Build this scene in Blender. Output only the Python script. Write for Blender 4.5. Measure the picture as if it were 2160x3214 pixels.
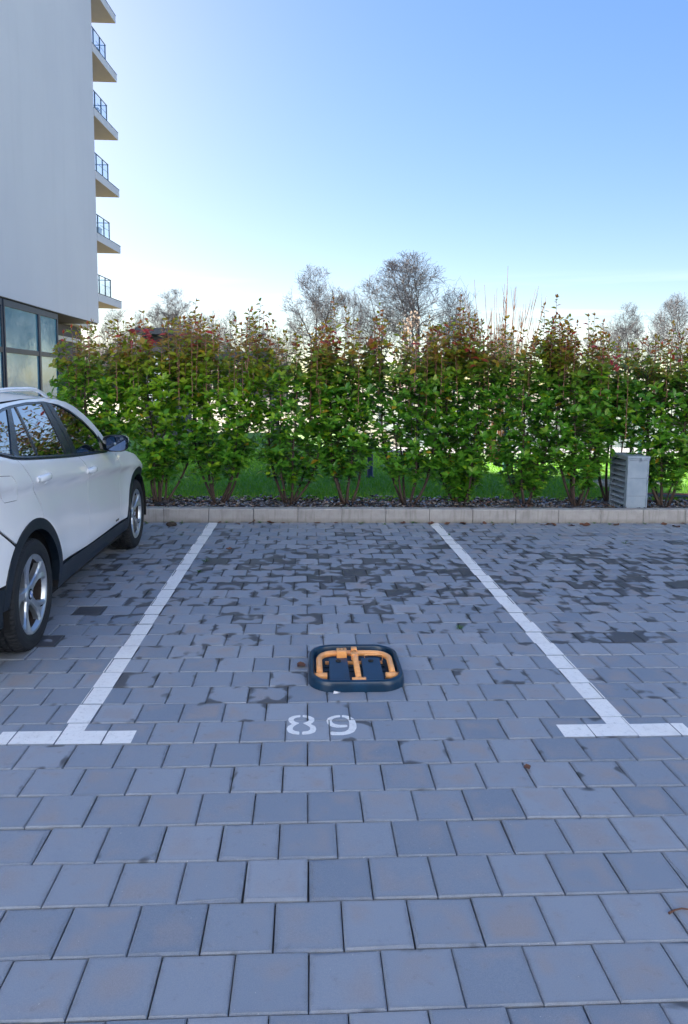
import bpy, bmesh, math, random
import numpy as np
from mathutils import Vector, Matrix
from mathutils.geometry import delaunay_2d_cdt

for _o in list(bpy.data.objects):
    bpy.data.objects.remove(_o)
SC = bpy.context.scene
COL = SC.collection
R = math.radians

# ------------------------------------------------------------------ camera
cam_data = bpy.data.cameras.new('camera')
cam = bpy.data.objects.new('camera', cam_data)
COL.objects.link(cam)
YAW, PIT, ROL = 0.0527, 0.1107, 0.0118
_F = Vector((math.sin(YAW) * math.cos(PIT), math.cos(YAW) * math.cos(PIT), -math.sin(PIT)))
_R = Vector((math.cos(YAW), -math.sin(YAW), 0))
_U = _R.cross(_F)
_R2 = _R * math.cos(ROL) + _U * math.sin(ROL)
_U2 = -_R * math.sin(ROL) + _U * math.cos(ROL)
_m = Matrix((_R2, _U2, -_F)).transposed().to_4x4()
_m.translation = Vector((-0.0156, -3.1409, 1.603))
cam.matrix_world = _m
cam_data.sensor_fit = 'VERTICAL'
cam_data.sensor_height = 36.0
cam_data.lens = 36.0 * 2286.18 / 3214
cam_data.shift_y = -144.1 / 3214
cam_data.clip_start = 0.05
cam_data.clip_end = 6000
SC.camera = cam

# ------------------------------------------------------------------ light
SUN_AZ = R(28.5)          # to the left of the +Y axis
SUN_EL = R(24)
world = bpy.data.worlds.new('World')
SC.world = world
world.use_nodes = True
wn = world.node_tree.nodes
wl = world.node_tree.links
wn.clear()
w_out = wn.new('ShaderNodeOutputWorld')
w_bg = wn.new('ShaderNodeBackground')
w_sky = wn.new('ShaderNodeTexSky')
w_sky.sky_type = 'NISHITA'
w_sky.sun_disc = False
w_sky.sun_elevation = SUN_EL
w_sky.sun_rotation = -SUN_AZ
w_sky.air_density = 1.0
w_sky.dust_density = 0.2
w_sky.ozone_density = 2.0
w_bg.inputs['Strength'].default_value = 0.085
w_hsv = wn.new('ShaderNodeHueSaturation')
w_hsv.inputs['Hue'].default_value = 0.52
w_hsv.inputs['Saturation'].default_value = 1.88
w_gam = wn.new('ShaderNodeGamma')          # flattens the sky's brightness range
w_gam.inputs['Gamma'].default_value = 0.5
wl.new(w_sky.outputs[0], w_gam.inputs['Color'])
wl.new(w_gam.outputs[0], w_hsv.inputs['Color'])
# thin wisps of cloud low over the horizon
w_tc = wn.new('ShaderNodeTexCoord')
w_map = wn.new('ShaderNodeMapping')
w_map.inputs['Scale'].default_value = (1.6, 1.6, 26.0)
w_noise = wn.new('ShaderNodeTexNoise')
w_noise.inputs['Scale'].default_value = 1.7
w_noise.inputs['Detail'].default_value = 5
w_ramp = wn.new('ShaderNodeValToRGB')
w_ramp.color_ramp.elements[0].position = 0.50
w_ramp.color_ramp.elements[1].position = 0.72
w_sep = wn.new('ShaderNodeSeparateXYZ')
w_el = wn.new('ShaderNodeMapRange')
w_el.inputs['From Min'].default_value = 0.03
w_el.inputs['From Max'].default_value = 0.15
w_el.inputs['To Min'].default_value = 0.75
w_el.inputs['To Max'].default_value = 0.0
w_mul = wn.new('ShaderNodeMath'); w_mul.operation = 'MULTIPLY'
w_mix = wn.new('ShaderNodeMix'); w_mix.data_type = 'RGBA'
wl.new(w_tc.outputs['Generated'], w_map.inputs['Vector'])
wl.new(w_map.outputs[0], w_noise.inputs['Vector'])
wl.new(w_noise.outputs['Fac'], w_ramp.inputs['Fac'])
wl.new(w_tc.outputs['Generated'], w_sep.inputs[0])
wl.new(w_sep.outputs['Z'], w_el.inputs['Value'])
wl.new(w_ramp.outputs['Color'], w_mul.inputs[0])
wl.new(w_el.outputs[0], w_mul.inputs[1])
wl.new(w_mul.outputs[0], w_mix.inputs['Factor'])
wl.new(w_hsv.outputs[0], w_mix.inputs['A'])
w_mix.inputs['B'].default_value = (5.0, 5.0, 5.0, 1)
wl.new(w_mix.outputs['Result'], w_bg.inputs['Color'])
wl.new(w_bg.outputs[0], w_out.inputs['Surface'])

sun_data = bpy.data.lights.new('sun', 'SUN')
sun_data.energy = 5.0
sun_data.angle = R(0.53)
sun_data.color = (1.0, 0.92, 0.80)
sun = bpy.data.objects.new('sun', sun_data)
COL.objects.link(sun)
_sd = Vector((-math.sin(SUN_AZ) * math.cos(SUN_EL), math.cos(SUN_AZ) * math.cos(SUN_EL), math.sin(SUN_EL)))
sun.rotation_euler = (-_sd).to_track_quat('-Z', 'Y').to_euler()
sun.location = _sd * 60

SC.view_settings.view_transform = 'Standard'
SC.view_settings.look = 'None'
SC.view_settings.gamma = 1.0
SC.view_settings.use_curve_mapping = False
SC.view_settings.exposure = 2.5
SC.render.engine = 'CYCLES'
SC.cycles.max_bounces = 8
SC.cycles.transparent_max_bounces = 12
SC.cycles.use_denoising = True
SC.cycles.caustics_reflective = False
SC.cycles.caustics_refractive = False

# ------------------------------------------------------------------ helpers
MATS = {}

class NT:
    """small wrapper round one material's node tree"""
    def __init__(self, name):
        self.m = bpy.data.materials.new(name)
        self.m.use_nodes = True
        self.n = self.m.node_tree.nodes
        self.l = self.m.node_tree.links
        self.b = self.n['Principled BSDF']
        self.out = self.n['Material Output']
        MATS[name] = self.m
    def new(self, t, **kw):
        nd = self.n.new(t)
        for k, v in kw.items():
            if k in nd.inputs.keys():
                nd.inputs[k].default_value = v
            else:
                setattr(nd, k, v)
        return nd
    def link(self, a, b):
        self.l.new(a, b)
    def set(self, **kw):
        for k, v in kw.items():
            self.b.inputs[k.replace('_', ' ')].default_value = v
    def noise(self, scale, detail=4, rough=0.55, coord='Object', vec_scale=None, distortion=0.0):
        tc = self.new('ShaderNodeTexCoord')
        src = tc.outputs[coord]
        if vec_scale:
            mp = self.new('ShaderNodeMapping')
            mp.inputs['Scale'].default_value = vec_scale
            self.link(src, mp.inputs['Vector'])
            src = mp.outputs[0]
        nz = self.new('ShaderNodeTexNoise', Scale=scale, Detail=detail, Roughness=rough, Distortion=distortion)
        self.link(src, nz.inputs['Vector'])
        return nz.outputs['Fac']
    def geo_noise(self, scale, detail=4, rough=0.55, vec_scale=None, distortion=0.0):
        g = self.new('ShaderNodeNewGeometry')
        src = g.outputs['Position']
        if vec_scale:
            mp = self.new('ShaderNodeMapping')
            mp.inputs['Scale'].default_value = vec_scale
            self.link(src, mp.inputs['Vector'])
            src = mp.outputs[0]
        nz = self.new('ShaderNodeTexNoise', Scale=scale, Detail=detail, Roughness=rough, Distortion=distortion)
        self.link(src, nz.inputs['Vector'])
        return nz.outputs['Fac']
    def ramp(self, src, stops):
        r = self.new('ShaderNodeValToRGB')
        el = r.color_ramp.elements
        while len(el) < len(stops):
            el.new(0.5)
        for e, (p, c) in zip(el, stops):
            e.position = p
            e.color = c if len(c) == 4 else (*c, 1)
        self.link(src, r.inputs['Fac'])
        return r.outputs['Color']
    def mix(self, fac, a, b, mode='MIX'):
        mx = self.new('ShaderNodeMix', data_type='RGBA', blend_type=mode)
        for v, key in ((fac, 'Factor'), (a, 'A'), (b, 'B')):
            if isinstance(v, (int, float)):
                mx.inputs[key].default_value = v
            elif isinstance(v, tuple):
                mx.inputs[key].default_value = (*v, 1) if len(v) == 3 else v
            else:
                self.link(v, mx.inputs[key])
        return mx.outputs['Result']
    def math(self, op, a, b=None, clamp=False):
        nd = self.new('ShaderNodeMath', operation=op, use_clamp=clamp)
        for i, v in enumerate((a, b)):
            if v is None:
                continue
            if isinstance(v, (int, float)):
                nd.inputs[i].default_value = v
            else:
                self.link(v, nd.inputs[i])
        return nd.outputs[0]
    def maprange(self, v, a, b, c=0.0, d=1.0, smooth=False):
        nd = self.new('ShaderNodeMapRange')
        if smooth:
            nd.interpolation_type = 'SMOOTHSTEP'
        for k, x in (('From Min', a), ('From Max', b), ('To Min', c), ('To Max', d)):
            nd.inputs[k].default_value = x
        self.link(v, nd.inputs['Value'])
        return nd.outputs[0]
    def attr(self, name, out='Color'):
        a = self.new('ShaderNodeAttribute', attribute_name=name)
        return a.outputs[out]
    def bump(self, height, strength=0.3, dist=0.01):
        b = self.new('ShaderNodeBump', Strength=strength, Distance=dist)
        self.link(height, b.inputs['Height'])
        self.link(b.outputs[0], self.b.inputs['Normal'])
    def col(self, src):
        self.link(src, self.b.inputs['Base Color'])

def simple(name, color, rough=0.5, metal=0.0, var=0.12, scale=8.0, bump=0.0, bscale=60.0, coat=0.0, spec=None, bdist=0.002):
    t = NT(name)
    t.set(Roughness=rough, Metallic=metal, Coat_Weight=coat)
    if spec is not None:
        t.set(Specular_IOR_Level=spec)
    c = color
    nz = t.noise(scale, 5)
    t.col(t.ramp(nz, [(0.25, tuple(max(0, v * (1 - var)) for v in c)), (0.75, tuple(min(1, v * (1 + var)) for v in c))]))
    if bump:
        t.bump(t.noise(bscale, 4), bump, bdist)
    return t.m

def tag(o, label=None, cat=None, group=None, kind=None):
    if label: o['label'] = label
    if cat: o['category'] = cat
    if group: o['group'] = group
    if kind: o['kind'] = kind
    return o

def empty(name, loc=(0, 0, 0), rz=0.0):
    o = bpy.data.objects.new(name, None)
    o.empty_display_size = 0.1
    COL.objects.link(o)
    o.location = loc
    o.rotation_euler = (0, 0, rz)
    return o

def mk(name, mesh, mat=None, parent=None):
    if mat is not None and len(mesh.materials) == 0:
        mesh.materials.append(MATS[mat] if isinstance(mat, str) else mat)
    o = bpy.data.objects.new(name, mesh)
    COL.objects.link(o)
    if parent is not None:
        o.parent = parent
    return o

class MB:
    """collects shapes into one mesh"""
    def __init__(self):
        self.v = []; self.f = []; self.c = []; self.cur = None; self.sm = []
    def add(self, vs, fs, smooth=False):
        b = len(self.v)
        self.v.extend([tuple(p) for p in vs])
        for f in fs:
            self.f.append(tuple(i + b for i in f))
            self.c.append(self.cur)
            self.sm.append(smooth)
        return self
    def box(self, x0, x1, y0, y1, z0, z1, bev=0.0):
        if bev <= 0:
            vs = [(x, y, z) for z in (z0, z1) for y in (y0, y1) for x in (x0, x1)]
            fs = [(0, 2, 3, 1), (4, 5, 7, 6), (0, 1, 5, 4), (2, 6, 7, 3), (0, 4, 6, 2), (1, 3, 7, 5)]
            return self.add(vs, fs)
        bm = bmesh.new()
        bmesh.ops.create_cube(bm, size=1)
        for v in bm.verts:
            v.co = Vector(((x0 + x1) / 2 + v.co.x * (x1 - x0), (y0 + y1) / 2 + v.co.y * (y1 - y0), (z0 + z1) / 2 + v.co.z * (z1 - z0)))
        bmesh.ops.bevel(bm, geom=list(bm.edges), offset=min(bev, 0.45 * min(x1 - x0, y1 - y0, z1 - z0)), segments=2, affect='EDGES', profile=0.5)
        self.bm(bm)
        bm.free()
        return self
    def bm(self, bm, smooth=False, mat=None):
        bm.verts.index_update()
        vs = [(mat @ v.co if mat else v.co) for v in bm.verts]
        return self.add(vs, [tuple(v.index for v in f.verts) for f in bm.faces], smooth)
    def tube(self, pts, rad, n=8, caps=True, smooth=True):
        pts = [Vector(p) for p in pts]
        if isinstance(rad, (int, float)):
            rad = [rad] * len(pts)
        vs = []; fs = []
        up = None
        for i, p in enumerate(pts):
            d = (pts[min(i + 1, len(pts) - 1)] - pts[max(i - 1, 0)])
            if d.length < 1e-9: d = Vector((0, 0, 1))
            d.normalize()
            if up is None:
                up = Vector((0, 0, 1)) if abs(d.z) < 0.9 else Vector((1, 0, 0))
            a = d.cross(up)
            if a.length < 1e-6:
                a = d.cross(Vector((1, 0.3, 0)))
            a.normalize()
            b = a.cross(d).normalized()
            up = b
            for k in range(n):
                t = 2 * math.pi * k / n
                vs.append(p + (a * math.cos(t) + b * math.sin(t)) * rad[i])
        for i in range(len(pts) - 1):
            for k in range(n):
                k2 = (k + 1) % n
                fs.append((i * n + k, i * n + k2, (i + 1) * n + k2, (i + 1) * n + k))
        self.add(vs, fs, smooth)
        if caps:
            b = len(self.v) - len(vs)
            self.f.append(tuple(b + k for k in reversed(range(n)))); self.c.append(self.cur); self.sm.append(False)
            self.f.append(tuple(b + (len(pts) - 1) * n + k for k in range(n))); self.c.append(self.cur); self.sm.append(False)
        return self
    def lathe(self, prof, n=48, axis='x', smooth=True, center=(0, 0, 0), closed=False, mod=None):
        """prof: list of (r, a): radius and position on the axis"""
        vs = []; fs = []
        m = len(prof)
        for k in range(n):
            t = 2 * math.pi * k / n
            for j, (r, a) in enumerate(prof):
                rr = r + (mod(k, j) if mod else 0)
                c, s = rr * math.cos(t), rr * math.sin(t)
                if axis == 'x': p = (a, c, s)
                elif axis == 'z': p = (c, s, a)
                else: p = (s, a, c)
                vs.append((p[0] + center[0], p[1] + center[1], p[2] + center[2]))
        rng = range(m) if closed else range(m - 1)
        for k in range(n):
            k2 = (k + 1) % n
            for j in rng:
                j2 = (j + 1) % m
                fs.append((k * m + j, k2 * m + j, k2 * m + j2, k * m + j2))
        return self.add(vs, fs, smooth)
    def grid(self, rows, smooth=True):
        m = len(rows[0]); vs = [p for r in rows for p in r]; fs = []
        for i in range(len(rows) - 1):
            for j in range(m - 1):
                fs.append((i * m + j, i * m + j + 1, (i + 1) * m + j + 1, (i + 1) * m + j))
        return self.add(vs, fs, smooth)
    def prism(self, poly, z0, z1):
        """poly: list of (x, y), convex or not, extruded in z"""
        n = len(poly)
        vs = [(x, y, z0) for x, y in poly] + [(x, y, z1) for x, y in poly]
        fs = [tuple(reversed(range(n))), tuple(range(n, 2 * n))] + [(i, (i + 1) % n, n + (i + 1) % n, n + i) for i in range(n)]
        return self.add(vs, fs)
    def mesh(self, name):
        me = bpy.data.meshes.new(name)
        me.from_pydata(self.v, [], self.f)
        if any(c is not None for c in self.c):
            at = me.color_attributes.new('Col', 'FLOAT_COLOR', 'CORNER')
            arr = np.ones((len(me.loops), 4), dtype=np.float32)
            k = 0
            for f, c in zip(self.f, self.c):
                n = len(f)
                if c is not None:
                    arr[k:k + n, :3] = c
                k += n
            at.data.foreach_set('color', arr.ravel())
        me.polygons.foreach_set('use_smooth', np.array(self.sm, dtype=bool))
        me.update()
        return me
    def build(self, name, mat=None, parent=None):
        return mk(name, self.mesh(name), mat, parent)

def pip(x, y, poly):
    ins = False
    n = len(poly)
    j = n - 1
    for i in range(n):
        xi, yi = poly[i]; xj, yj = poly[j]
        if (yi > y) != (yj > y) and x < (xj - xi) * (y - yi) / (yj - yi) + xi:
            ins = not ins
        j = i
    return ins

def clip_poly(poly, rect):
    x0, x1, y0, y1 = rect
    def cl(ps, inside, inter):
        out = []
        for i in range(len(ps)):
            a, b = ps[i - 1], ps[i]
            ia, ib = inside(a), inside(b)
            if ia and ib: out.append(b)
            elif ia: out.append(inter(a, b))
            elif ib: out.append(inter(a, b)); out.append(b)
        return out
    def ix(x): return lambda a, b: (x, a[1] + (b[1] - a[1]) * (x - a[0]) / (b[0] - a[0]))
    def iy(y): return lambda a, b: (a[0] + (b[0] - a[0]) * (y - a[1]) / (b[1] - a[1]), y)
    for ins, itr in ((lambda p: p[0] >= x0, ix(x0)), (lambda p: p[0] <= x1, ix(x1)), (lambda p: p[1] >= y0, iy(y0)), (lambda p: p[1] <= y1, iy(y1))):
        poly = cl(poly, ins, itr)
        if len(poly) < 3: return []
    return poly

def inset(poly, d):
    n = len(poly)
    A = sum(poly[i - 1][0] * poly[i][1] - poly[i][0] * poly[i - 1][1] for i in range(n))
    s = 1 if A > 0 else -1
    out = []
    for i in range(n):
        p, q, r = poly[i - 1], poly[i], poly[(i + 1) % n]
        def nrm(a, b):
            L = math.hypot(b[0] - a[0], b[1] - a[1]) or 1e-9
            return (-(b[1] - a[1]) / L * s, (b[0] - a[0]) / L * s)
        n1, n2 = nrm(p, q), nrm(q, r)
        mx, my = n1[0] + n2[0], n1[1] + n2[1]
        L2 = mx * mx + my * my
        k = 2 * d / L2 if L2 > 0.4 else d
        out.append((q[0] + mx * k, q[1] + my * k))
    return out

def lerp_tab(tab, t):
    if t <= tab[0][0]: return tab[0][1]
    for (a, va), (b, vb) in zip(tab, tab[1:]):
        if t <= b:
            return va + (vb - va) * (t - a) / (b - a)
    return tab[-1][1]

def smooth_tab(tab, t):
    """Catmull-Rom through the table's points"""
    n = len(tab)
    if t <= tab[0][0]: return tab[0][1]
    if t >= tab[-1][0]: return tab[-1][1]
    for i in range(n - 1):
        if t <= tab[i + 1][0]:
            x0, y0 = tab[i]; x1, y1 = tab[i + 1]
            h = x1 - x0; u = (t - x0) / h
            m0 = (y1 - tab[i - 1][1]) / (x1 - tab[i - 1][0]) if i > 0 else (y1 - y0) / h
            m1 = (tab[i + 2][1] - y0) / (tab[i + 2][0] - x0) if i + 2 < n else (y1 - y0) / h
            return ((2 * u**3 - 3 * u**2 + 1) * y0 + (u**3 - 2 * u**2 + u) * h * m0 + (-2 * u**3 + 3 * u**2) * y1 + (u**3 - u**2) * h * m1)

# ------------------------------------------------------------------ surface materials
def build_surface_mats():
    # concrete paver: Col = (u, v, wet) inside the stone, tone in alpha
    t = NT('paver')
    a = t.new('ShaderNodeAttribute', attribute_name='Col')
    sep = t.new('ShaderNodeSeparateColor')
    t.link(a.outputs['Color'], sep.inputs[0])
    u = t.math('ABSOLUTE', t.math('SUBTRACT', sep.outputs[0], 0.5))
    v = t.math('ABSOLUTE', t.math('SUBTRACT', sep.outputs[1], 0.5))
    edge = t.math('MAXIMUM', u, v)
    tone = a.outputs['Alpha']
    n_big = t.geo_noise(5.5, 3, 0.5)
    n_mid = t.geo_noise(22, 4, 0.6)
    n_fine = t.geo_noise(330, 4, 0.8)
    base = t.mix(tone, (0.148, 0.195, 0.265), (0.262, 0.302, 0.365))
    stain = t.math('MULTIPLY', t.maprange(n_big, 0.40, 0.66, 0, 1, True), t.maprange(edge, 0.28, 0.47, 0.9, 0.0, True))
    base = t.mix(t.math('MULTIPLY', stain, t.maprange(t.geo_noise(2.1, 2), 0.35, 0.65, 0.25, 1.0)), base, (0.275, 0.24, 0.235))
    dark = t.math('MULTIPLY', t.maprange(n_mid, 0.58, 0.78, 0, 1, True), 0.45)
    base = t.mix(dark, base, (0.12, 0.125, 0.14))
    rimd = t.maprange(edge, 0.41, 0.49, 0.0, 0.45, True)
    base = t.mix(t.math('MULTIPLY', rimd, t.maprange(n_mid, 0.35, 0.6, 0.2, 1.0)), base, (0.13, 0.135, 0.15))
    base = t.mix(t.maprange(n_fine, 0.35, 0.65, 0.0, 0.75), base, t.mix(0.5, base, (0.42, 0.43, 0.45)))
    speck = t.maprange(t.geo_noise(140, 2, 0.5), 0.745, 0.77, 0, 0.8)
    base = t.mix(speck, base, (0.55, 0.55, 0.55))
    # water standing in films: wet value + irregular outline, more at the rims
    wn_ = t.geo_noise(8.5, 1.6, 0.5, distortion=0.35)
    wsum = t.math('ADD', sep.outputs[2], t.maprange(wn_, 0.25, 0.75, -0.42, 0.42))
    wsum = t.math('ADD', wsum, t.maprange(edge, 0.25, 0.5, -0.05, 0.20))
    wet = t.maprange(wsum, 0.49, 0.68, 0, 1, True)
    base = t.mix(t.math('MULTIPLY', wet, 0.82), base, (0.042, 0.043, 0.048))
    t.col(base)
    rough = t.math('ADD', t.maprange(n_fine, 0.3, 0.7, 0.58, 0.72), t.math('MULTIPLY', wet, -0.22))
    t.link(rough, t.b.inputs['Roughness'])
    t.set(Specular_IOR_Level=0.25)
    h = t.math('ADD', t.math('MULTIPLY', n_fine, 0.5), n_mid)
    bp = t.new('ShaderNodeBump', Distance=0.0022)
    t.link(t.math('SUBTRACT', 0.55, t.math('MULTIPLY', wet, 0.5)), bp.inputs['Strength'])
    t.link(h, bp.inputs['Height'])
    t.link(bp.outputs[0], t.b.inputs['Normal'])

    t = NT('joint_sand')
    n1 = t.geo_noise(9, 4)
    c = t.ramp(n1, [(0.4, (0.035, 0.034, 0.033)), (0.6, (0.075, 0.07, 0.062)), (0.72, (0.05, 0.075, 0.02))])
    t.col(c); t.set(Roughness=0.9)

    t = NT('line_paint')
    n1 = t.geo_noise(34, 5, 0.65); n2 = t.geo_noise(5, 3)
    c = t.ramp(n1, [(0.28, (0.60, 0.60, 0.60)), (0.45, (0.80, 0.80, 0.79)), (0.8, (0.84, 0.84, 0.83))])
    c = t.mix(t.maprange(n2, 0.5, 0.75, 0, 0.35), c, (0.62, 0.60, 0.58))
    worn = t.maprange(t.geo_noise(95, 3, 0.7), 0.62, 0.68, 0, 0.6)
    c = t.mix(worn, c, (0.36, 0.36, 0.37))
    t.col(c); t.set(Roughness=0.62)
    t.bump(t.geo_noise(420, 3), 0.4, 0.001)

    t = NT('kerb_concrete')
    n1 = t.geo_noise(7, 5, 0.6); n2 = t.geo_noise(60, 4, 0.7)
    g = t.new('ShaderNodeNewGeometry')
    sp = t.new('ShaderNodeSeparateXYZ'); t.link(g.outputs['Position'], sp.inputs[0])
    c = t.ramp(n1, [(0.3, (0.255, 0.245, 0.24)), (0.55, (0.325, 0.315, 0.31)), (0.8, (0.36, 0.35, 0.345))])
    c = t.mix(t.maprange(n2, 0.55, 0.75, 0, 0.4), c, (0.19, 0.185, 0.18))
    strk = t.geo_noise(1.0, 4, 0.6, vec_scale=(30, 30, 3.0))
    c = t.mix(t.maprange(strk, 0.5, 0.72, 0, 0.6), c, (0.16, 0.155, 0.14))
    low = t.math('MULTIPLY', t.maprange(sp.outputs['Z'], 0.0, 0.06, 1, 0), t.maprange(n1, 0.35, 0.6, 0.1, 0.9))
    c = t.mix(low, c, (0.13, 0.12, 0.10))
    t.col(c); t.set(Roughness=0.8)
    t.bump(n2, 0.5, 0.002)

    t = NT('soil')
    n1 = t.geo_noise(30, 5)
    t.col(t.ramp(n1, [(0.3, (0.025, 0.018, 0.013)), (0.7, (0.07, 0.05, 0.038))])); t.set(Roughness=0.85)
    t.bump(n1, 0.9, 0.02)

    t = NT('lawn_ground')
    n1 = t.geo_noise(2.2, 4); n2 = t.geo_noise(60, 4)
    c = t.ramp(n1, [(0.3, (0.08, 0.24, 0.015)), (0.7, (0.15, 0.36, 0.025))])
    t.col(t.mix(t.maprange(n2, 0.4, 0.7, 0, 0.5), c, (0.03, 0.07, 0.012))); t.set(Roughness=0.9)
    t.bump(n2, 0.8, 0.02)

    t = NT('dry_ground')
    n1 = t.geo_noise(0.35, 5); n2 = t.geo_noise(7, 4)
    c = t.ramp(n1, [(0.35, (0.12, 0.125, 0.06)), (0.55, (0.16, 0.145, 0.09)), (0.7, (0.10, 0.11, 0.055))])
    t.col(t.mix(t.maprange(n2, 0.4, 0.7, 0, 0.4), c, (0.10, 0.09, 0.05))); t.set(Roughness=0.95)

    simple('pale_paving', (0.34, 0.33, 0.32), 0.75, var=0.12, scale=3)
    t = NT('water')
    t.set(Base_Color=(0.05, 0.08, 0.09, 1), Roughness=0.06, IOR=1.33)
    t.bump(t.geo_noise(1.0, 4, 0.6, vec_scale=(1.2, 3.0, 1)), 0.25, 0.05)
    t = NT('asphalt_far')
    t.col(t.ramp(t.geo_noise(3, 4), [(0.3, (0.20, 0.205, 0.22)), (0.7, (0.26, 0.26, 0.27))])); t.set(Roughness=0.75)

    t = NT('chip')
    a = t.attr('Col')
    n1 = t.geo_noise(50, 4)
    t.col(t.mix(t.maprange(n1, 0.4, 0.7, 0, 0.5), a, t.mix(0.6, a, (0.01, 0.01, 0.01))))
    t.set(Roughness=0.26)
    t.bump(n1, 0.4, 0.003)

    t = NT('grass_blade')
    a = t.attr('Col')
    t.col(a); t.set(Roughness=0.55, Specular_IOR_Level=0.3)
    tr = t.new('ShaderNodeBsdfTranslucent'); t.link(a, tr.inputs['Color'])
    mx = t.new('ShaderNodeMixShader'); mx.inputs[0].default_value = 0.3
    t.link(t.b.outputs[0], mx.inputs[1]); t.link(tr.outputs[0], mx.inputs[2]); t.link(mx.outputs[0], t.out.inputs['Surface'])

    # leaves: colour stored per leaf, some with painted light, waxy, partly letting light through
    t = NT('leaf')
    a = t.attr('Col')
    n1 = t.geo_noise(90, 2)
    c = t.mix(t.maprange(n1, 0.35, 0.7, 0, 0.35), a, t.mix(0.5, a, (0.02, 0.035, 0.01)))
    t.col(c); t.set(Roughness=0.30, Specular_IOR_Level=0.5)
    tr = t.new('ShaderNodeBsdfTranslucent')
    t.link(t.mix(1.0, c, (1.7, 1.7, 0.8), 'MULTIPLY'), tr.inputs['Color'])
    mx = t.new('ShaderNodeMixShader'); mx.inputs[0].default_value = 0.45
    t.link(t.b.outputs[0], mx.inputs[1]); t.link(tr.outputs[0], mx.inputs[2]); t.link(mx.outputs[0], t.out.inputs['Surface'])

    simple('shrub_bark', (0.055, 0.036, 0.028), 0.8, var=0.35, scale=25, bump=0.5, bscale=80)
    simple('shoot_bark', (0.26, 0.12, 0.085), 0.6, var=0.25, scale=20)
    simple('tree_bark', (0.12, 0.115, 0.115), 0.85, var=0.35, scale=1.2)
    simple('twig_bark', (0.135, 0.125, 0.13), 0.85, var=0.3, scale=1.5)
    simple('whip_bark', (0.30, 0.14, 0.07), 0.7, var=0.3, scale=3)
    simple('dead_leaf', (0.13, 0.055, 0.03), 0.7, var=0.4, scale=30)

build_surface_mats()

# ------------------------------------------------------------------ ground, water, paths
def sheet(name, x0, x1, y0, y1, z, mat, kind='structure', nx=1, ny=1):
    m = MB()
    rows = [[(x0 + (x1 - x0) * i / nx, y0 + (y1 - y0) * j / ny, z) for i in range(nx + 1)] for j in range(ny + 1)]
    m.grid(rows, smooth=False)
    o = m.build(name, mat)
    o['kind'] = kind
    return o

sheet('ground', -1500, 1500, -1500, 2500, -0.10, 'dry_ground')
sheet('lot_surface', -9.8, 60, -60, 5.3, -0.06, 'asphalt_far')
sheet('lawn', -9.6, 14, 6.22, 11.6, 0.115, 'lawn_ground')
sheet('back_lawn', -9.6, 1.8, 11.6, 19.5, 0.111, 'lawn_ground')
sheet('path', 1.8, 60, 11.6, 15.5, 0.06, 'pale_paving')
sheet('water', 3.0, 160, 16.2, 56, -0.05, 'water')
sheet('planting_bed', -9.6, 14, 5.36, 6.3, 0.105, 'soil')

# ------------------------------------------------------------------ pavement of square stones
Q = 0.205
GAP = 0.0034
KERB_Y = 5.262
rp = random.Random(11)

def wet_map(x, y):
    """how much rain the lot still holds: the sunken middle rows have most"""
    r = y / Q
    a = -0.03 + lerp_tab([(-9, -0.10), (-1, 0.0), (2, 0.16), (6, 0.17), (9, 0.32), (12, 0.43), (16, 0.46), (20, 0.43), (23, 0.33), (26, 0.2)], r)
    if x > 2.2: a += lerp_tab([(2, -0.30), (5, -0.22), (8, 0.0), (12, 0.06), (18, 0.05), (21, -0.1), (26, -0.2)], r)
    if x < -1.2: a += -0.05
    if x > 3.2: a += -0.08 if r > 17 else 0.05
    return a

PAVERS = {}
def paver_geom(cx, cy, sx, sy, rnd):
    dz = rnd.gauss(0, 0.0011); ax = rnd.gauss(0, 0.0045); ay = rnd.gauss(0, 0.0045)
    hx, hy = sx / 2 - GAP / 2 + rnd.uniform(-0.0006, 0.0006), sy / 2 - GAP / 2 + rnd.uniform(-0.0006, 0.0006)
    b = 0.0045
    r = rnd.uniform(-0.0014, 0.0014)
    def P(dx, dy, z):
        x = dx - r * dy; y = dy + r * dx
        return (cx + x, cy + y, z + dz + ax * x + ay * y)
    vs = []
    chip = [0.001 + rnd.random() ** 6 * 0.013 for _ in range(4)] if rnd.random() < 0.5 else [0.0] * 4
    for lv, (ox, oy, z) in enumerate(((hx - b, hy - b, 0), (hx, hy, -0.0042), (hx - 0.001, hy - 0.001, -0.055))):
        for q, (sx_, sy_) in enumerate(((-1, -1), (1, -1), (1, 1), (-1, 1))):
            c = chip[q] * (1.0, 0.25, 0.0)[lv]
            vs.append(P(sx_ * (ox - c), sy_ * (oy - c), z))
    fs = [(0, 1, 2, 3)]
    for k in range(2):
        for i in range(4):
            j = (i + 1) % 4
            fs.append((k * 4 + j, k * 4 + i, k * 4 + 4 + i, k * 4 + 4 + j))
    e = b / (2 * hx)
    uv = [(e, e), (1 - e, e), (1 - e, 1 - e), (e, 1 - e), (0, 0), (1, 0), (1, 1), (0, 1), (0, 0), (1, 0), (1, 1), (0, 1)]
    tone = min(1, max(0, rnd.gauss(0.45, 0.28)))
    w = wet_map(cx, cy) + rnd.gauss(0, 0.125)
    if rnd.random() < 0.045 and 1.2 < cy < 4.8: w += 0.45
    cols = [(uv[i][0], uv[i][1], max(0, min(1, w)), tone) for i in range(12)]
    return vs, fs, cols, (dz, ax, ay, hx - b, hy - b)

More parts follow.
